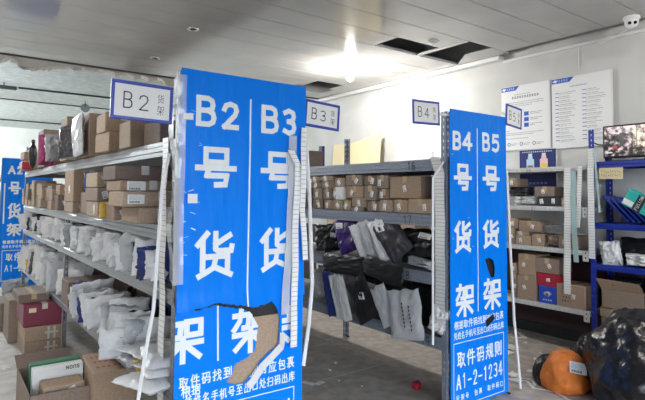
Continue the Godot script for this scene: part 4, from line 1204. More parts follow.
func blue_rack() -> void:
	var zs := [-0.6, -2.475]
	var t := thing("blue_rack", "blue steel rack carrying the monitor", "shelf rack", Vector3(5.18, 0, -1.55))
	var off := -t.position
	for z in [-2.475, -0.6]:
		for x in [5.0, 5.36]:
			var p := put("post", post_mesh(2.14 if x < 5.1 else 1.95, 0.04 if x < 5.1 else -0.04, 0.05 if z < -1 else -0.05), M["blue_steel"], t)
			p.position = Vector3(x, 0, z) + off
	for y in [1.83, 1.255, 0.875, 0.20]:
		for x in [5.0, 5.36]:
			var out := Vector3(-1 if x < 5.1 else 1, 0, 0)
			put("beam", beam_mesh(Vector3(x, y - 0.055, -2.47) + off + out * 0.004, Vector3(x, y - 0.055, -0.605) + off + out * 0.004, out, 0.055), M["blue_steel"], t)
		put("shelf_board", boxm(Vector3(5.01, y - 0.014, -2.47) + off, Vector3(5.35, y - 0.002, -0.605) + off), M["blue_steel"], t)
	# monitor
	var mo := thing("monitor", "black flat monitor showing camera footage on the blue rack", "monitor", Vector3(5.12, 1.83, -2.09))
	put("casing", boxm(Vector3(-0.012, 0.035, -0.305), Vector3(0.03, 0.345, 0.305), 0.008), M["dark"], mo)
	var im := Image.create(160, 90, false, Image.FORMAT_RGB8)
	var n := FastNoiseLite.new()
	n.seed = 3
	n.frequency = 0.045
	for y in 90:
		for x in 160:
			var v := n.get_noise_2d(x, y) + 0.3 * n.get_noise_2d(x * 4.0 + 90, y * 4.0)
			var bright := 0.35 if x < 70 else 0.75
			if y < 22 and x < 70: bright = 0.7
			if y > 66 and x > 60: bright -= 0.4
			var l: float = clamp(bright + v * 1.2, 0.04, 0.96)
			im.set_pixel(x, y, Color(l, l * (0.90 if x < 70 else 0.93), l * (0.92 if x < 70 else 0.84)))
	for c in [[20, 58, 12, 10, rgb(170, 70, 80)], [96, 10, 16, 12, rgb(196, 130, 140)], [38, 20, 10, 40, rgb(60, 62, 64)], [78, 5, 2, 60, rgb(120, 100, 90)], [6, 78, 14, 3, rgb(240, 240, 240)], [8, 8, 20, 4, rgb(210, 205, 205)]]:
		im.fill_rect(Rect2i(c[0], c[1], c[2], c[3]), c[4])
	var sm := mat("screen", Color(0.02, 0.02, 0.02), 0.2)
	sm.emission_enabled = true
	sm.emission = Color(0, 0, 0)
	sm.emission_texture = tex(im)
	sm.emission_energy_multiplier = 0.75
	label_plate(mo, Vector3(-0.0115, 0.193, 0), Vector3(-1, 0, 0), Vector3.UP, 0.575, 0.275, "screen", "screen")
	put("stand", boxm(Vector3(-0.02, 0.012, 0.06), Vector3(0.04, 0.05, 0.12)), M["dark"], mo)
	put("stand_foot", boxm(Vector3(-0.08, 0, -0.02), Vector3(0.1, 0.014, 0.2), 0.006), M["dark"], mo)
	var sl := AreaLight3D.new()
	sl.name = "screen_light"
	sl.area_size = Vector2(0.57, 0.27)
	sl.light_energy = 0.05
	sl.shadow_enabled = true
	sl.position = Vector3(-0.03, 0.193, 0)
	sl.rotation.y = PI / 2
	mo.add_child(sl)
	var cs := newst()
	tube(cs, [Vector3(5.03, 2.02, -2.45), Vector3(5.06, 2.0, -2.42), Vector3(5.10, 1.995, -2.39)], 0.006, 6)
	tag(put("cable", cs.commit(), M["dark"]), "black cable running from the blue post to the monitor", "cable")
	cs = newst()
	tube(cs, [Vector3(5.2, 1.92, -2.25), Vector3(5.08, 1.86, -2.32), Vector3(5.06, 1.837, -2.28), Vector3(5.08, 1.836, -2.15), Vector3(5.12, 1.836, -2.0)], 0.005, 6)
	tag(put("cable", cs.commit(), M["dark"]), "black cable curled under the monitor", "cable")
	# handwritten note on the top shelf edge
	var no := thing("paper_note", "cream handwritten paper note taped to the blue shelf edge", "note", Vector3(4.985, 1.665, -2.27))
	put("paper", boxm(Vector3(-0.001, 0, -0.105), Vector3(0.001, 0.105, 0.105), 0.0005), M["cream"], no)
	var hs := newst()
	var rr := RandomNumberGenerator.new()
	rr.seed = 9
	for row in 2:
		for k in 9:
			var z := -0.09 + k * 0.02
			var y := 0.062 - row * 0.036
			for q in 2:
				var a := Vector3(-0.002, y + rr.randf_range(0, 0.02), z + rr.randf_range(0, 0.008))
				var b2 := a + Vector3(0, rr.randf_range(-0.012, 0.006), rr.randf_range(0.006, 0.012))
				var sd := (b2 - a).normalized().cross(Vector3.RIGHT) * 0.0015
				quad(hs, a - sd, b2 - sd, b2 + sd, a + sd, Vector3(-1, 0, 0))
	put("handwriting", hs.commit(), M["ink"], no)
	# blue folders leaning on the second shelf
	var gf := "blue folders on the blue rack"
	for i in 5:
		var f := put("folder", sbox(Vector3(0.24, 0.33 - 0.02 * i, 0.018), 0.004), M["blue_box"] if i % 2 else M["blue_frame"])
		f.position = Vector3(5.215, 1.27, -2.175 + 0.052 * i)
		f.rotation = Vector3(-0.75, 0, 0)
		tag(f, "blue folder leaning left on the second shelf of the blue rack", "folder", gf)
	for i in 2:
		var f := put("white_panel", sbox(Vector3(0.22, 0.36, 0.007), 0.002), M["white_card"])
		f.position = Vector3(5.205, 1.262, -1.905 + 0.03 * i)
		f.rotation = Vector3(-0.75, 0, 0)
		tag(f, "thin white panel leaning on the blue folders", "panel", "white panels on the blue rack")
	var op := put("orange_card", sbox(Vector3(0.02, 0.06, 0.09), 0.002), M["card4"])
	op.position = Vector3(5.345, 1.257, -2.3)
	tag(op, "brown card standing behind the blue folders", "card")
	var tb := thing("teal_box", "turquoise box with black lettered panels on the blue rack", "box", Vector3(5.02, 1.36, -2.03))
	tb.rotation = Vector3(0.5, 0, 0)
	put("body", boxm(Vector3(-0.06, 0.0, -0.17), Vector3(0.06, 0.15, 0.20), 0.006), M["teal_box"], tb)
	put("panel", boxm(Vector3(-0.062, 0.0, -0.07), Vector3(-0.059, 0.148, 0.0), 0.0005), M["black_box"], tb)
	put("panel", boxm(Vector3(-0.062, 0.06, 0.02), Vector3(-0.059, 0.148, 0.07), 0.0005), M["black_box"], tb)
	label_plate(tb, Vector3(-0.06, 0.04, -0.12), Vector3(-1, 0, 0), Vector3.UP, 0.09, 0.05, "paper", "sticker")
	var ts := newst()
	ink_text(ts, "FUSION", Vector3(-0.0635, 0.012, -0.022), Vector3.UP, Vector3(0, 0, -1), 0.017, 0.028, 0.0225, 0.004)
	put("lettering", ts.commit(), M["paper"], tb)
	# third shelf
	var L := -PI / 2
	bag(Vector3(5.04, 0.84, -2.29), Vector3(0.17, 0.23, 0.09), L + 0.3, -0.1, 0.15, "bag_white", "white plastic bag with print slumping over the third blue shelf", "", 2, true)
	bag(Vector3(5.10, 0.877, -2.03), Vector3(0.34, 0.11, 0.22), L, 0, 0, "white_card", "white wrapped parcel lying on the third blue shelf", "", 4)
	bag(Vector3(5.24, 0.877, -2.05), Vector3(0.5, 0.24, 0.14), L, 0, 0.0, "bag_black", "black plastic bags behind the white parcel on the blue rack", "", 5)
	bag(Vector3(5.2, 0.877, -1.6), Vector3(0.4, 0.24, 0.2), L, 0, 0.0, "bag_char", "dark grey bag at the end of the third blue shelf", "", 6)
	# cartons underneath
	carton(Vector3(5.02, 0.202, -2.40), Vector3(5.33, 0.39, -2.06), "card0", "closed flat carton under the open one on the blue rack", "", {"tape_x": true})
	carton(Vector3(5.02, 0.392, -2.41), Vector3(5.33, 0.475, -2.10), "card2", "thin carton between the open carton and the one below", "", {"tape_x": true})
	var ob := thing("open_carton", "open brown carton with its front flap folded out on the blue rack", "box", Vector3(5.17, 0.477, -2.205))
	var w := 0.31
	var d := 0.37
	var hh := 0.17
	var os := newst()
	cbox(os, Vector3(-w / 2, 0, -d / 2), Vector3(w / 2, 0.006, d / 2), 0.001)
	cbox(os, Vector3(-w / 2, 0, -d / 2), Vector3(-w / 2 + 0.005, hh, d / 2), 0.001)
	cbox(os, Vector3(w / 2 - 0.005, 0, -d / 2), Vector3(w / 2, hh, d / 2), 0.001)
	cbox(os, Vector3(-w / 2, 0, -d / 2), Vector3(w / 2, hh, -d / 2 + 0.005), 0.001)
	cbox(os, Vector3(-w / 2, 0, d / 2 - 0.005), Vector3(w / 2, hh, d / 2), 0.001)
	put("body", os.commit(), M["card1"], ob)
	os = newst()
	sheet(os, Vector3(-w / 2, hh, -d / 2), Vector3(-w / 2, hh, d / 2), Vector3(-w / 2 - 0.06, hh + 0.09, d / 2 - 0.02), Vector3(-w / 2 - 0.06, hh + 0.10, -d / 2 - 0.02), 0.004)
	put("flap", os.commit(), M["card4"], ob)
	os = newst()
	sheet(os, Vector3(-w / 2, hh, d / 2), Vector3(w / 2, hh, d / 2), Vector3(w / 2, hh + 0.11, d / 2 + 0.05), Vector3(-w / 2, hh + 0.11, d / 2 + 0.05), 0.004)
	put("flap", os.commit(), M["card1"], ob)
	os = newst()
	for k in 8:
		sheet(os, Vector3(-w / 2 - 0.03, hh + 0.048, -0.07 + k * 0.018), Vector3(-w / 2 - 0.03, hh + 0.048, -0.058 + k * 0.018), Vector3(-w / 2 - 0.036, hh + 0.058, -0.058 + k * 0.018), Vector3(-w / 2 - 0.036, hh + 0.058, -0.07 + k * 0.018), 0.006)
	put("print", os.commit(), M["brown_ink"], ob)
	bag(Vector3(5.19, 0.49, -2.2), Vector3(0.28, 0.26, 0.22), L, 0, 0, "bag_black", "black bag stuffed in the open carton", "", 7)

func floor_left() -> void:
	# stack of cartons on the floor against the rack
	var st := [[0.0, 0.13, 1, "lowest brown carton with silver tape in the stack under the maroon box"], [0.132, 0.265, 0, "brown carton with silver tape right under the maroon box"]]
	for s in st:
		var n := carton(Vector3(0.69, s[0], -5.95), Vector3(1.02, s[1], -5.45), card(s[2]), s[3], "", {"tape": false})
		var ts := newst()
		var h: float = s[1] - s[0]
		for q in [[0.02, 0.05], [0.07, 0.10]]:
			cbox(ts, Vector3(q[0], 0.01, 0.2485), Vector3(q[1] - 0.012, h - 0.01, 0.2515), 0.0005)
		cbox(ts, Vector3(0.0, h * 0.45, 0.2485), Vector3(0.11, h * 0.6, 0.2515), 0.0005)
		put("tape", ts.commit(), M["clear_tape"], n)
	var mb := carton(Vector3(0.675, 0.267, -5.95), Vector3(1.02, 0.47, -5.45), "maroon_box", "maroon carton on top of the floor stack beside the B2 rack", "", {"tape": true, "tape_mat": "clear_tape"})
	label_plate(mb, Vector3(-0.10, 0.15, 0.25), Vector3(0, 0, 1), Vector3.UP, 0.06, 0.04, "cream", "label")
	carton(Vector3(0.64, 0.472, -6.0), Vector3(0.90, 0.55, -5.55), "card5", "dark brown flat carton on top of the maroon one", "", {"tape": true, "tape_mat": "tape"})
	carton(Vector3(0.62, 0, -6.5), Vector3(0.9, 0.42, -6.06), "card3", "tall brown carton on the floor behind the maroon stack", "", {"tape": false})
	carton(Vector3(0.60, 0, -7.1), Vector3(0.9, 0.30, -6.6), "card5", "low brown carton on the floor at the end of the row behind the maroon stack", "", {"tape": false})
	# open carton holding flat printed boxes
	var ob := thing("open_carton", "open brown carton on the floor holding a green and white box", "box", Vector3(0.68, 0, -3.95))
	var w := 0.36
	var d := 0.62
	var h := 0.26
	var os := newst()
	cbox(os, Vector3(-w / 2, 0, -d / 2), Vector3(w / 2, 0.006, d / 2), 0.001)
	cbox(os, Vector3(-w / 2, 0, -d / 2), Vector3(-w / 2 + 0.006, h, d / 2), 0.001)
	cbox(os, Vector3(w / 2 - 0.006, 0, -d / 2), Vector3(w / 2, h, d / 2), 0.001)
	cbox(os, Vector3(-w / 2, 0, -d / 2), Vector3(w / 2, h, -d / 2 + 0.006), 0.001)
	cbox(os, Vector3(-w / 2, 0, d / 2 - 0.006), Vector3(w / 2, h, d / 2), 0.001)
	put("body", os.commit(), M["card3"], ob)
	os = newst()
	sheet(os, Vector3(-w / 2, h, -d / 2), Vector3(w / 2, h, -d / 2), Vector3(w / 2, h + 0.05, -d / 2 - 0.16), Vector3(-w / 2, h + 0.05, -d / 2 - 0.16), 0.005)
	put("flap", os.commit(), M["card5"], ob)
	var gb := thing("printed_box", "green and white printed box standing in the open floor carton", "box", Vector3(0.70, 0.01, -3.92))
	put("green_side", boxm(Vector3(-0.16, 0, -0.11), Vector3(0.15, 0.345, -0.03), 0.004), M["green_box"], gb)
	put("white_side", boxm(Vector3(-0.155, 0, -0.03), Vector3(0.15, 0.335, 0.05), 0.004), M["white_card"], gb)
	var ts := newst()
	ink_text(ts, "SUON", Vector3(0.125, 0.328, 0.051), Vector3.LEFT, Vector3.DOWN, 0.017, 0.022, 0.022, 0.0045)
	put("lettering", ts.commit(), M["ink"], gb)
	carton(Vector3(0.58, 0.01, -3.84), Vector3(0.82, 0.28, -3.68), "card0", "small brown box standing in front of the green and white one", "", {"tape": false, "stick": [["z", 0.2, 0.8, 0.06, 0.07, 0.5, "paper"]]})
	var bx := carton(Vector3(0.85, 0, -3.98), Vector3(1.12, 0.36, -3.53), "card4", "brown carton with red print on its lid under the B2 bottom shelf", "", {"tape": false, "turn": -0.06})
	var rs := newst()
	for k in 3:
		rs = newst()
		for q in 5:
			quad(rs, Vector3(-0.1 + q * 0.035, 0.3615, 0.1 - k * 0.12), Vector3(-0.08 + q * 0.035, 0.3615, 0.1 - k * 0.12), Vector3(-0.08 + q * 0.035, 0.3615, 0.14 - k * 0.12 - 0.01 * (q % 2)), Vector3(-0.1 + q * 0.035, 0.3615, 0.14 - k * 0.12), Vector3.UP)
		put("print", rs.commit(), M["red_ink"], bx)
	# litter under the rack
	var r := RandomNumberGenerator.new()
	r.seed = 6
	for i in 6:
		scrap(Vector3(r.randf_range(0.35, 0.6), 0.001, -5.2 - r.randf() * 2.0), 0.03, "small white paper scrap on the floor left of the B2 rack", "paper scraps left of the B2 rack", r)

func scrap(at: Vector3, s: float, label: String, group: String, r: RandomNumberGenerator) -> void:
	var st := newst()
	var a := Vector3(-s, 0.001, -s * r.randf_range(0.4, 1.0))
	var b := Vector3(s * r.randf_range(0.5, 1.2), 0.001, -s * 0.6)
	var c := Vector3(s, s * r.randf_range(0.1, 0.5), s * r.randf_range(0.3, 0.9))
	var d := Vector3(-s * 0.7, 0.001 + s * 0.2, s * 0.8)
	sheet(st, a, b, (b + d) * 0.5 + Vector3(0, s * 0.3, 0), d, 0.001)
	tri(st, b, c, (b + d) * 0.5 + Vector3(0, s * 0.3, 0), Vector3.UP)
	var o := put("paper_scrap", st.commit(), M["paper"])
	o.position = at
	o.rotation.y = r.randf() * TAU
	tag(o, label, "paper", group)

func strand(pts: Array, w: float, label: String) -> void:
	var fine := []
	for i in pts.size() - 1:
		for q in 6:
			fine.append(pts[i].lerp(pts[i + 1], q / 6.0))
	fine.append(pts[-1])
	var st := newst()
	for i in fine.size() - 1:
		var d: Vector3 = (fine[i + 1] - fine[i]).normalized()
		var s := Vector3(-d.z, 0, d.x) * w / 2
		var y0 := Vector3(0, 0.003 + 0.006 * abs(sin(i * 1.3)), 0)
		var y1 := Vector3(0, 0.003 + 0.006 * abs(sin((i + 1) * 1.3)), 0)
		sheet(st, fine[i] - s + y0, fine[i] + s + y0, fine[i + 1] + s + y1, fine[i + 1] - s + y1, 0.001)
	tag(put("tape_strand", st.commit(), M["plastic_white"]), label, "tape")

func blob(name_: String, c: Vector3, r: Vector3, m: String, parent: Node, sd: int, ridge: float, nu := 56, nv := 40) -> void:
	var n := FastNoiseLite.new()
	n.seed = sd
	n.frequency = 1.0
	var rg := FastNoiseLite.new()
	rg.seed = sd + 5
	rg.frequency = 1.6
	rg.fractal_type = FastNoiseLite.FRACTAL_RIDGED
	rg.fractal_octaves = 3
	var P := []
	for j in nv + 1:
		for i in nu + 1:
			var a := TAU * (i % nu) / nu
			var b := PI * j / nv - PI / 2
			var d := Vector3(cos(b) * cos(a), sin(b), cos(b) * sin(a))
			var f := 1.0 + 0.16 * n.get_noise_3d(d.x * 1.2, d.y * 1.2, d.z * 1.2) + ridge * rg.get_noise_3d(d.x * 1.0, d.y * 0.7, d.z * 1.0)
			var p := c + d * r * f
			p.y = max(p.y, 0.004)
			P.append(p)
	var st := newst()
	st.set_smooth_group(1)
	for j in nv:
		for i in nu:
			var a2: Vector3 = P[j * (nu + 1) + i]
			var b2: Vector3 = P[j * (nu + 1) + i + 1]
			var c2: Vector3 = P[(j + 1) * (nu + 1) + i + 1]
			var d2: Vector3 = P[(j + 1) * (nu + 1) + i]
			for p in [a2, b2, c2, a2, c2, d2]:
				st.set_uv(Vector2(p.x, p.z))
				st.add_vertex(p)
	st.generate_normals()
	var o := put(name_, st.commit(), M[m], parent)
	o.position = -parent.position

func floor_right() -> void:
	var s := thing("plastic_sack", "big shiny black plastic sack heaped on the floor before the blue rack", "sack", Vector3(4.24, 0, -1.66))
	blob("sack_body", Vector3(4.24, 0.25, -1.66), Vector3(0.50, 0.40, 0.40), "sack", s, 3, 0.09)
	var s2 := thing("plastic_sack", "smaller dull black sack between the orange bag and the big black sack", "sack", Vector3(4.42, 0, -2.22))
	blob("sack_body", Vector3(4.42, 0.15, -2.22), Vector3(0.17, 0.20, 0.12), "bag_black", s2, 9, 0.08)
	var ob := thing("orange_bag", "orange bag with a black end and a white patch lying on the floor", "bag", Vector3(4.0, 0, -2.2))
	blob("bag_body", Vector3(4.02, 0.10, -2.20), Vector3(0.20, 0.19, 0.17), "orange", ob, 14, 0.05)
	blob("black_end", Vector3(4.03, 0.09, -2.36), Vector3(0.15, 0.13, 0.09), "bag_black", ob, 15, 0.04)
	label_plate(ob, Vector3(3.93, 0.21, -2.055) - ob.position, Vector3(-0.55, 0.62, 0.56).normalized(), Vector3(0.1, 1, 0.1), 0.12, 0.09, "courier_label", "patch")
	strand([Vector3(3.95, 0, -2.85), Vector3(3.9, 0, -2.62), Vector3(3.95, 0, -2.45), Vector3(3.86, 0, -2.36)], 0.02, "thin white tape strand lying on the floor by the B5 column")
	strand([Vector3(3.80, 0, -2.62), Vector3(3.9, 0, -2.46), Vector3(3.80, 0, -2.34), Vector3(3.86, 0, -2.2), Vector3(3.78, 0, -2.02), Vector3(3.7, 0, -1.9)], 0.028, "white tape strand running to the orange bag")
	strand([Vector3(5.1, 0, -3.55), Vector3(5.2, 0, -3.38), Vector3(5.05, 0, -3.2), Vector3(4.95, 0, -3.3)], 0.05, "pale tape strand curled beneath the wall shelving")
	var r := RandomNumberGenerator.new()
	r.seed = 17
	for p in [[4.62, -3.08, 0.09], [4.45, -3.0, 0.05], [4.7, -2.83, 0.04], [4.5, -2.75, 0.03], [4.15, -2.6, 0.035], [4.9, -3.1, 0.035], [3.86, -2.5, 0.08], [3.95, -2.62, 0.05]]:
		scrap(Vector3(p[0], 0.001, p[1]), p[2], "crumpled white paper scrap on the floor in the B5 aisle", "paper scraps in the B5 aisle", r)
	for i in 7:
		scrap(Vector3(r.randf_range(2.3, 3.6), 0.001, r.randf_range(-4.5, -3.0)), 0.012, "tiny white scrap on the floor between the two racks", "tiny scraps between the racks", r)
	strand([Vector3(2.40, 0, -3.5), Vector3(2.45, 0, -3.38), Vector3(2.55, 0, -3.4)], 0.05, "greenish clear tape scrap on the floor beside the torn banner")
	# red spiky ball
	var rb := thing("red_block", "small red and blue toy block on the floor before the B4 post", "toy", Vector3(3.05, 0, -2.87))
	put("block", sbox(Vector3(0.06, 0.05, 0.06), 0.008), M["red_box"], rb)
	for i in 3:
		put("stud", boxm(Vector3(-0.026 + i * 0.02, 0.05, -0.02), Vector3(-0.014 + i * 0.02, 0.058, 0.02), 0.002), M["blue_box"] if i == 1 else M["red_box"], rb)

func poster(name_: String, label: String, z0: float, z1: float, y0: float, y1: float, im: Image) -> Node3D:
	var t := thing(name_, label, "poster", Vector3(5.385, y0, (z0 + z1) / 2))
	var w := z1 - z0
	put("board", boxm(Vector3(-0.008, 0, -w / 2), Vector3(0.014, y1 - y0, w / 2), 0.003), M["plastic_white"], t)
	var m := mat(name_ + str(z0), Color(1, 1, 1), 0.3)
	m.albedo_texture = tex(im)
	label_plate(t, Vector3(-0.008, (y1 - y0) / 2, 0), Vector3(-1, 0, 0), Vector3.UP, w - 0.012, y1 - y0 - 0.012, m.resource_name, "print")
	return t

func para(im: Image, r: RandomNumberGenerator, x: int, y: int, w: int, rows: int, step: int, col: Color) -> void:
	for i in rows:
		var e := x + (w if i < rows - 1 else int(w * r.randf_range(0.4, 0.9)))
		var q := x
		while q < e - 2:
			im.fill_rect(Rect2i(q, y + i * step, 2, 2), col)
			if r.randf() < 0.5: im.fill_rect(Rect2i(q, y + i * step - 1, 1, 4), col)
			q += 3

func wall_things() -> void:
	var r := RandomNumberGenerator.new()
	r.seed = 41
	var ink_c := rgb(128, 130, 138)
	var blue := rgb(38, 88, 190)
	var head := func(im: Image) -> void:
		im.fill_rect(Rect2i(0, 0, 78, 20), blue)
		for i in 20:
			im.fill_rect(Rect2i(78, i, int(20 - i), 1), blue)
		# bird mark and four characters
		for s in [[6, 10, 16, 14], [16, 14, 24, 8], [12, 6, 20, 10]]:
			stroke_px(im, s[0], s[1], s[2], s[3], 2.6, Color(1, 1, 1))
		for i in 4:
			im.fill_rect(Rect2i(30 + i * 11, 6, 8, 1), Color(1, 1, 1))
			im.fill_rect(Rect2i(30 + i * 11, 10, 8, 1), Color(1, 1, 1))
			im.fill_rect(Rect2i(33 + i * 11, 5, 1, 9), Color(1, 1, 1))
			im.fill_rect(Rect2i(30 + i * 11, 13, 8, 1), Color(1, 1, 1))
	# left poster
	var a := Image.create(250, 300, false, Image.FORMAT_RGB8)
	a.fill(rgb(238, 238, 238))
	head.call(a)
	para(a, r, 72, 40, 110, 1, 6, ink_c)
	for i in 11:
		a.fill_rect(Rect2i(58 + i * 13, 50, 10, 2), rgb(60, 62, 70))
		a.fill_rect(Rect2i(58 + i * 13, 56, 10, 2), rgb(60, 62, 70))
		a.fill_rect(Rect2i(62 + i * 13, 48, 2, 12), rgb(60, 62, 70))
	para(a, r, 24, 76, 200, 3, 9, ink_c)
	para(a, r, 24, 112, 60, 1, 8, rgb(70, 72, 90))
	for i in 3:
		a.fill_rect(Rect2i(122, 126 + i * 26, 24, 19), blue)
		para(a, r, 154, 130 + i * 26, 60, 2, 7, ink_c)
	para(a, r, 24, 210, 30, 1, 7, rgb(70, 72, 90))
	para(a, r, 24, 220, 200, 2, 8, ink_c)
	para(a, r, 24, 246, 150, 1, 8, ink_c)
	for i in 3:
		for k in 12:
			var an := TAU * k / 12
			stroke_px(a, 40 + i * 66 + cos(an) * 7, 274 + sin(an) * 7, 40 + i * 66 + cos(an + 0.5) * 7, 274 + sin(an + 0.5) * 7, 1.4, rgb(80, 90, 150))
		para(a, r, 52 + i * 66, 271, 36, 2, 6, ink_c)
	poster("wall_poster", "white notice board with three blue squares on the right wall", -3.69, -3.075, 2.03, 2.785, a)
	var b := Image.create(250, 300, false, Image.FORMAT_RGB8)
	b.fill(rgb(238, 238, 238))
	head.call(b)
	para(b, r, 80, 40, 100, 1, 6, rgb(60, 80, 150))
	for c in 2:
		for i in 13:
			var y := 62 + i * 17
			b.fill_rect(Rect2i(14 + c * 118, y, 18, 3), rgb(90, 104, 160))
			para(b, r, 36 + c * 118, y, 84, 1, 5, ink_c)
			para(b, r, 30 + c * 118, y + 7, 90, 1, 5, rgb(160, 162, 168))
	poster("wall_poster", "white notice board with two columns of rules on the right wall", -3.055, -2.42, 2.015, 2.78, b)
	# navy poster with two bottles behind the top wall shelf
	var n := Image.create(150, 210, false, Image.FORMAT_RGB8)
	n.fill(rgb(34, 48, 108))
	for i in 14:
		n.fill_rect(Rect2i(12 + i * 9, 6, 6, 4), rgb(200, 206, 226))
	for i in 2:
		var cx := 46 + i * 56
		var col: Color = [rgb(190, 214, 232), rgb(232, 196, 206)][i]
		n.fill_rect(Rect2i(cx - 16, 36, 32, 40), col)
		n.fill_rect(Rect2i(cx - 10, 26, 20, 12), col)
		n.fill_rect(Rect2i(cx - 8, 14, 16, 14), col.lightened(0.3))
		n.fill_rect(Rect2i(cx - 12, 52 + (2 if i else 8), 24, 20), [rgb(150, 110, 130), rgb(240, 200, 60)][i])
	for i in 5:
		n.fill_rect(Rect2i(40 + i * 16, 126, 10, 8), rgb(110, 124, 180))
		n.fill_rect(Rect2i(30 + i * 20, 150, 12, 8), rgb(90, 104, 160))
	poster("product_poster", "navy poster with a blue and a pink bottle behind the top wall shelf", -3.46, -3.01, 1.41, 2.028, n)
	# dome camera
	var t := thing("dome_camera", "white dome security camera with two lenses under the ceiling by the wall", "camera", Vector3(5.12, 3.17, -2.12))
	var st := newst()
	lathe(st, [Vector2(0.0, 0.0), Vector2(0.07, 0.0), Vector2(0.072, -0.022), Vector2(0.062, -0.032)], Vector3.ZERO, 24)
	put("mount", st.commit(), M["plastic_white"], t)
	st = newst()
	lathe(st, [Vector2(0.06, -0.03), Vector2(0.058, -0.06), Vector2(0.046, -0.088), Vector2(0.026, -0.102), Vector2(0, -0.106)], Vector3.ZERO, 24)
	put("ball", st.commit(), M["plastic_white"], t)
	var dir := Vector3(-0.82, -0.25, 0.5).normalized()
	for k in [-1, 1]:
		var s := SphereMesh.new()
		s.radius = 0.015
		s.height = 0.03
		var o := put("lens", s, M["hole_black"], t)
		o.position = Vector3(0, -0.055, 0) + dir * 0.05 + Vector3(0.52, 0, 0.85).normalized() * 0.022 * k
	st = newst()
	tube(st, [Vector3(5.33, 3.13, -2.25), Vector3(5.36, 3.09, -2.36), Vector3(5.37, 3.06, -2.52), Vector3(5.37, 3.10, -2.58), Vector3(5.37, 3.09, -2.42)], 0.006, 6)
	tag(put("cable", st.commit(), M["plastic_white"]), "white cable looping beside the dome camera", "cable")
	st = newst()
	tube(st, [Vector3(5.392, 3.08, -2.76), Vector3(5.392, 2.9, -2.762), Vector3(5.392, 2.83, -2.76)], 0.0025, 5)
	tag(put("cable", st.commit(), M["plastic_white"]), "thin white cord hanging down the wall above the posters", "cable")
	# ceiling fittings
	for p in [[2.033, -4.983], [2.11, -6.359]]:
		var d := thing("downlight", "small unlit chrome downlight set in the grey ceiling", "lamp", Vector3(p[0], 3.17, p[1]), "unlit downlights")
		st = newst()
		lathe(st, [Vector2(0.062, 0.001), Vector2(0.06, -0.006), Vector2(0.042, -0.008), Vector2(0.036, 0.004)], Vector3.ZERO, 22)
		put("ring", st.commit(), M["chrome"], d)
		st = newst()
		lathe(st, [Vector2(0.036, 0.0), Vector2(0.0, -0.002)], Vector3.ZERO, 18)
		put("lens", st.commit(), M["dark"], d)
	var sd := thing("smoke_detector", "round white detector on the ceiling beside the missing panels", "detector", Vector3(4.257, 3.17, -3.76))
	st = newst()
	lathe(st, [Vector2(0.0, 0), Vector2(0.062, 0), Vector2(0.062, -0.012), Vector2(0.05, -0.02), Vector2(0.03, -0.03), Vector2(0, -0.03)], Vector3.ZERO, 24)
	put("cover", st.commit(), M["plastic_white"], sd)
	st = newst()
	lathe(st, [Vector2(0.012, -0.03), Vector2(0.01, -0.036), Vector2(0, -0.036)], Vector3.ZERO, 12)
	put("sensor", st.commit(), M["chrome"], sd)

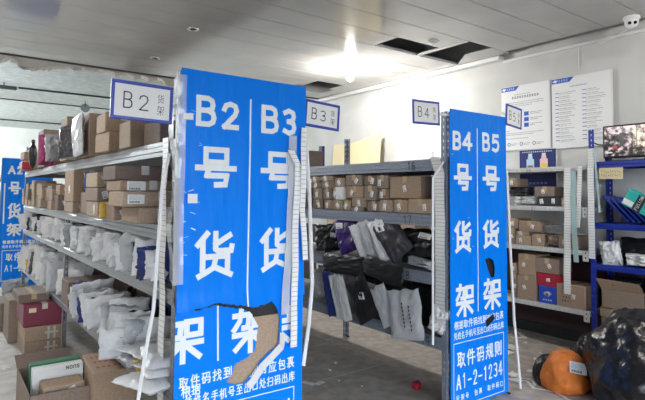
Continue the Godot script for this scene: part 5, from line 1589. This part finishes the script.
func far_things() -> void:
	# rack A2 across the far aisle
	var t := rack("storage_rack", "grey steel rack behind the A2 banner in the far hall", 0.79, 1.5, [-9.34, -11.4], [1.765, 1.335, 0.9, 0.45], 2.0, "grey_steel")
	var k := 500.0
	var im := Image.create(350, 1000, false, Image.FORMAT_RGB8)
	im.fill(BLUE)
	big_print(im, k, [["A",0.079,0.123,0.185,0.246],["2",0.199,0.118,0.280,0.243],["号",0.09,0.353,0.268,0.569],["货",0.09,0.693,0.284,0.939],["架",0.09,1.001,0.294,1.200]], PALE)
	stroke_px(im, 0.045 * k, 0.4 * k, 0.045 * k, 1.0 * k, 0.01 * k, PALE)
	lower_print_far(im, k)
	banner_material("banner_a", im)
	var b := thing("blue_banner", "blue film banner reading A2 on the far rack end", "banner", Vector3(1.14, 0.05, -9.3))
	film_sheet(0.79, 2.02, -9.31, 0.70, 0.0, 1.97, 2.0, "banner_a", [], b, "sheet", [], [], 0.0, 0.006)
	for i in 8:
		carton(Vector3(0.82, [1.337, 0.902][i % 2], -9.75 - 0.42 * int(i / 2)), Vector3(1.2, [1.337, 0.902][i % 2] + 0.2, -9.42 - 0.42 * int(i / 2)), card(), "brown carton on the far A2 rack", "cartons on the A2 rack", {"tape": false})
	bag(Vector3(0.95, 0.0, -8.6), Vector3(0.34, 0.26, 0.22), 0.2, 0, 0, "bag_grey", "grey green bag standing on the floor before the A2 banner", "", 3)
	# round plate hanging under the roof
	var d := thing("hanging_disc", "round grey plate hanging from a roof pipe", "fixture", Vector3(2.69, 3.6, -12.9))
	var st := newst()
	tube(st, [Vector3(0, 0, 0), Vector3(0, -0.04, 0), Vector3(0, -0.12, 0)], 0.01, 6)
	put("hanger", st.commit(), M["black_metal"], d)
	var cm := CylinderMesh.new()
	cm.top_radius = 0.10
	cm.bottom_radius = 0.10
	cm.height = 0.02
	var o := put("plate", cm, M["grey_steel"], d)
	o.rotation = Vector3(PI / 2 - 0.2, 0, 0)
	o.position = Vector3(0, -0.15, 0)
	# tube lamp fitting on the first pipe, at the edge of view
	var l := thing("tube_fitting", "unlit tube lamp fitting hanging from the roof pipe", "lamp", Vector3(0.75, 3.5, -11.6))
	put("body", boxm(Vector3(-0.55, -0.03, -0.05), Vector3(0.42, 0.03, 0.05), 0.006), M["black_metal"], l)
	put("end_cap", boxm(Vector3(0.42, -0.035, -0.03), Vector3(0.45, 0.035, 0.03), 0.005), M["plastic_white"], l)
	put("hanger", boxm(Vector3(0.2, 0.03, -0.01), Vector3(0.22, 0.1, 0.01)), M["black_metal"], l)

func lower_print_far(im: Image, k: float) -> void:
	line_px(im, "根据取件码找到对应包裹", k, 0.07, 1.29, 0.63, 1.29, 0.046, 0.05, 0.004, PALE)
	line_px(im, "凭姓名手机号至出口处扫码出库", k, 0.06, 1.36, 0.64, 1.36, 0.037, 0.045, 0.003, PALE)
	rect_line(im, k, 0.045, 1.42, 0.66, 1.88, 0.004, PALE)
	line_px(im, "取件码规则", k, 0.14, 1.52, 0.58, 1.52, 0.088, 0.11, 0.007, PALE)
	line_px(im, "A1-2-1234", k, 0.11, 1.69, 0.6, 1.69, 0.045, 0.09, 0.006, PALE)
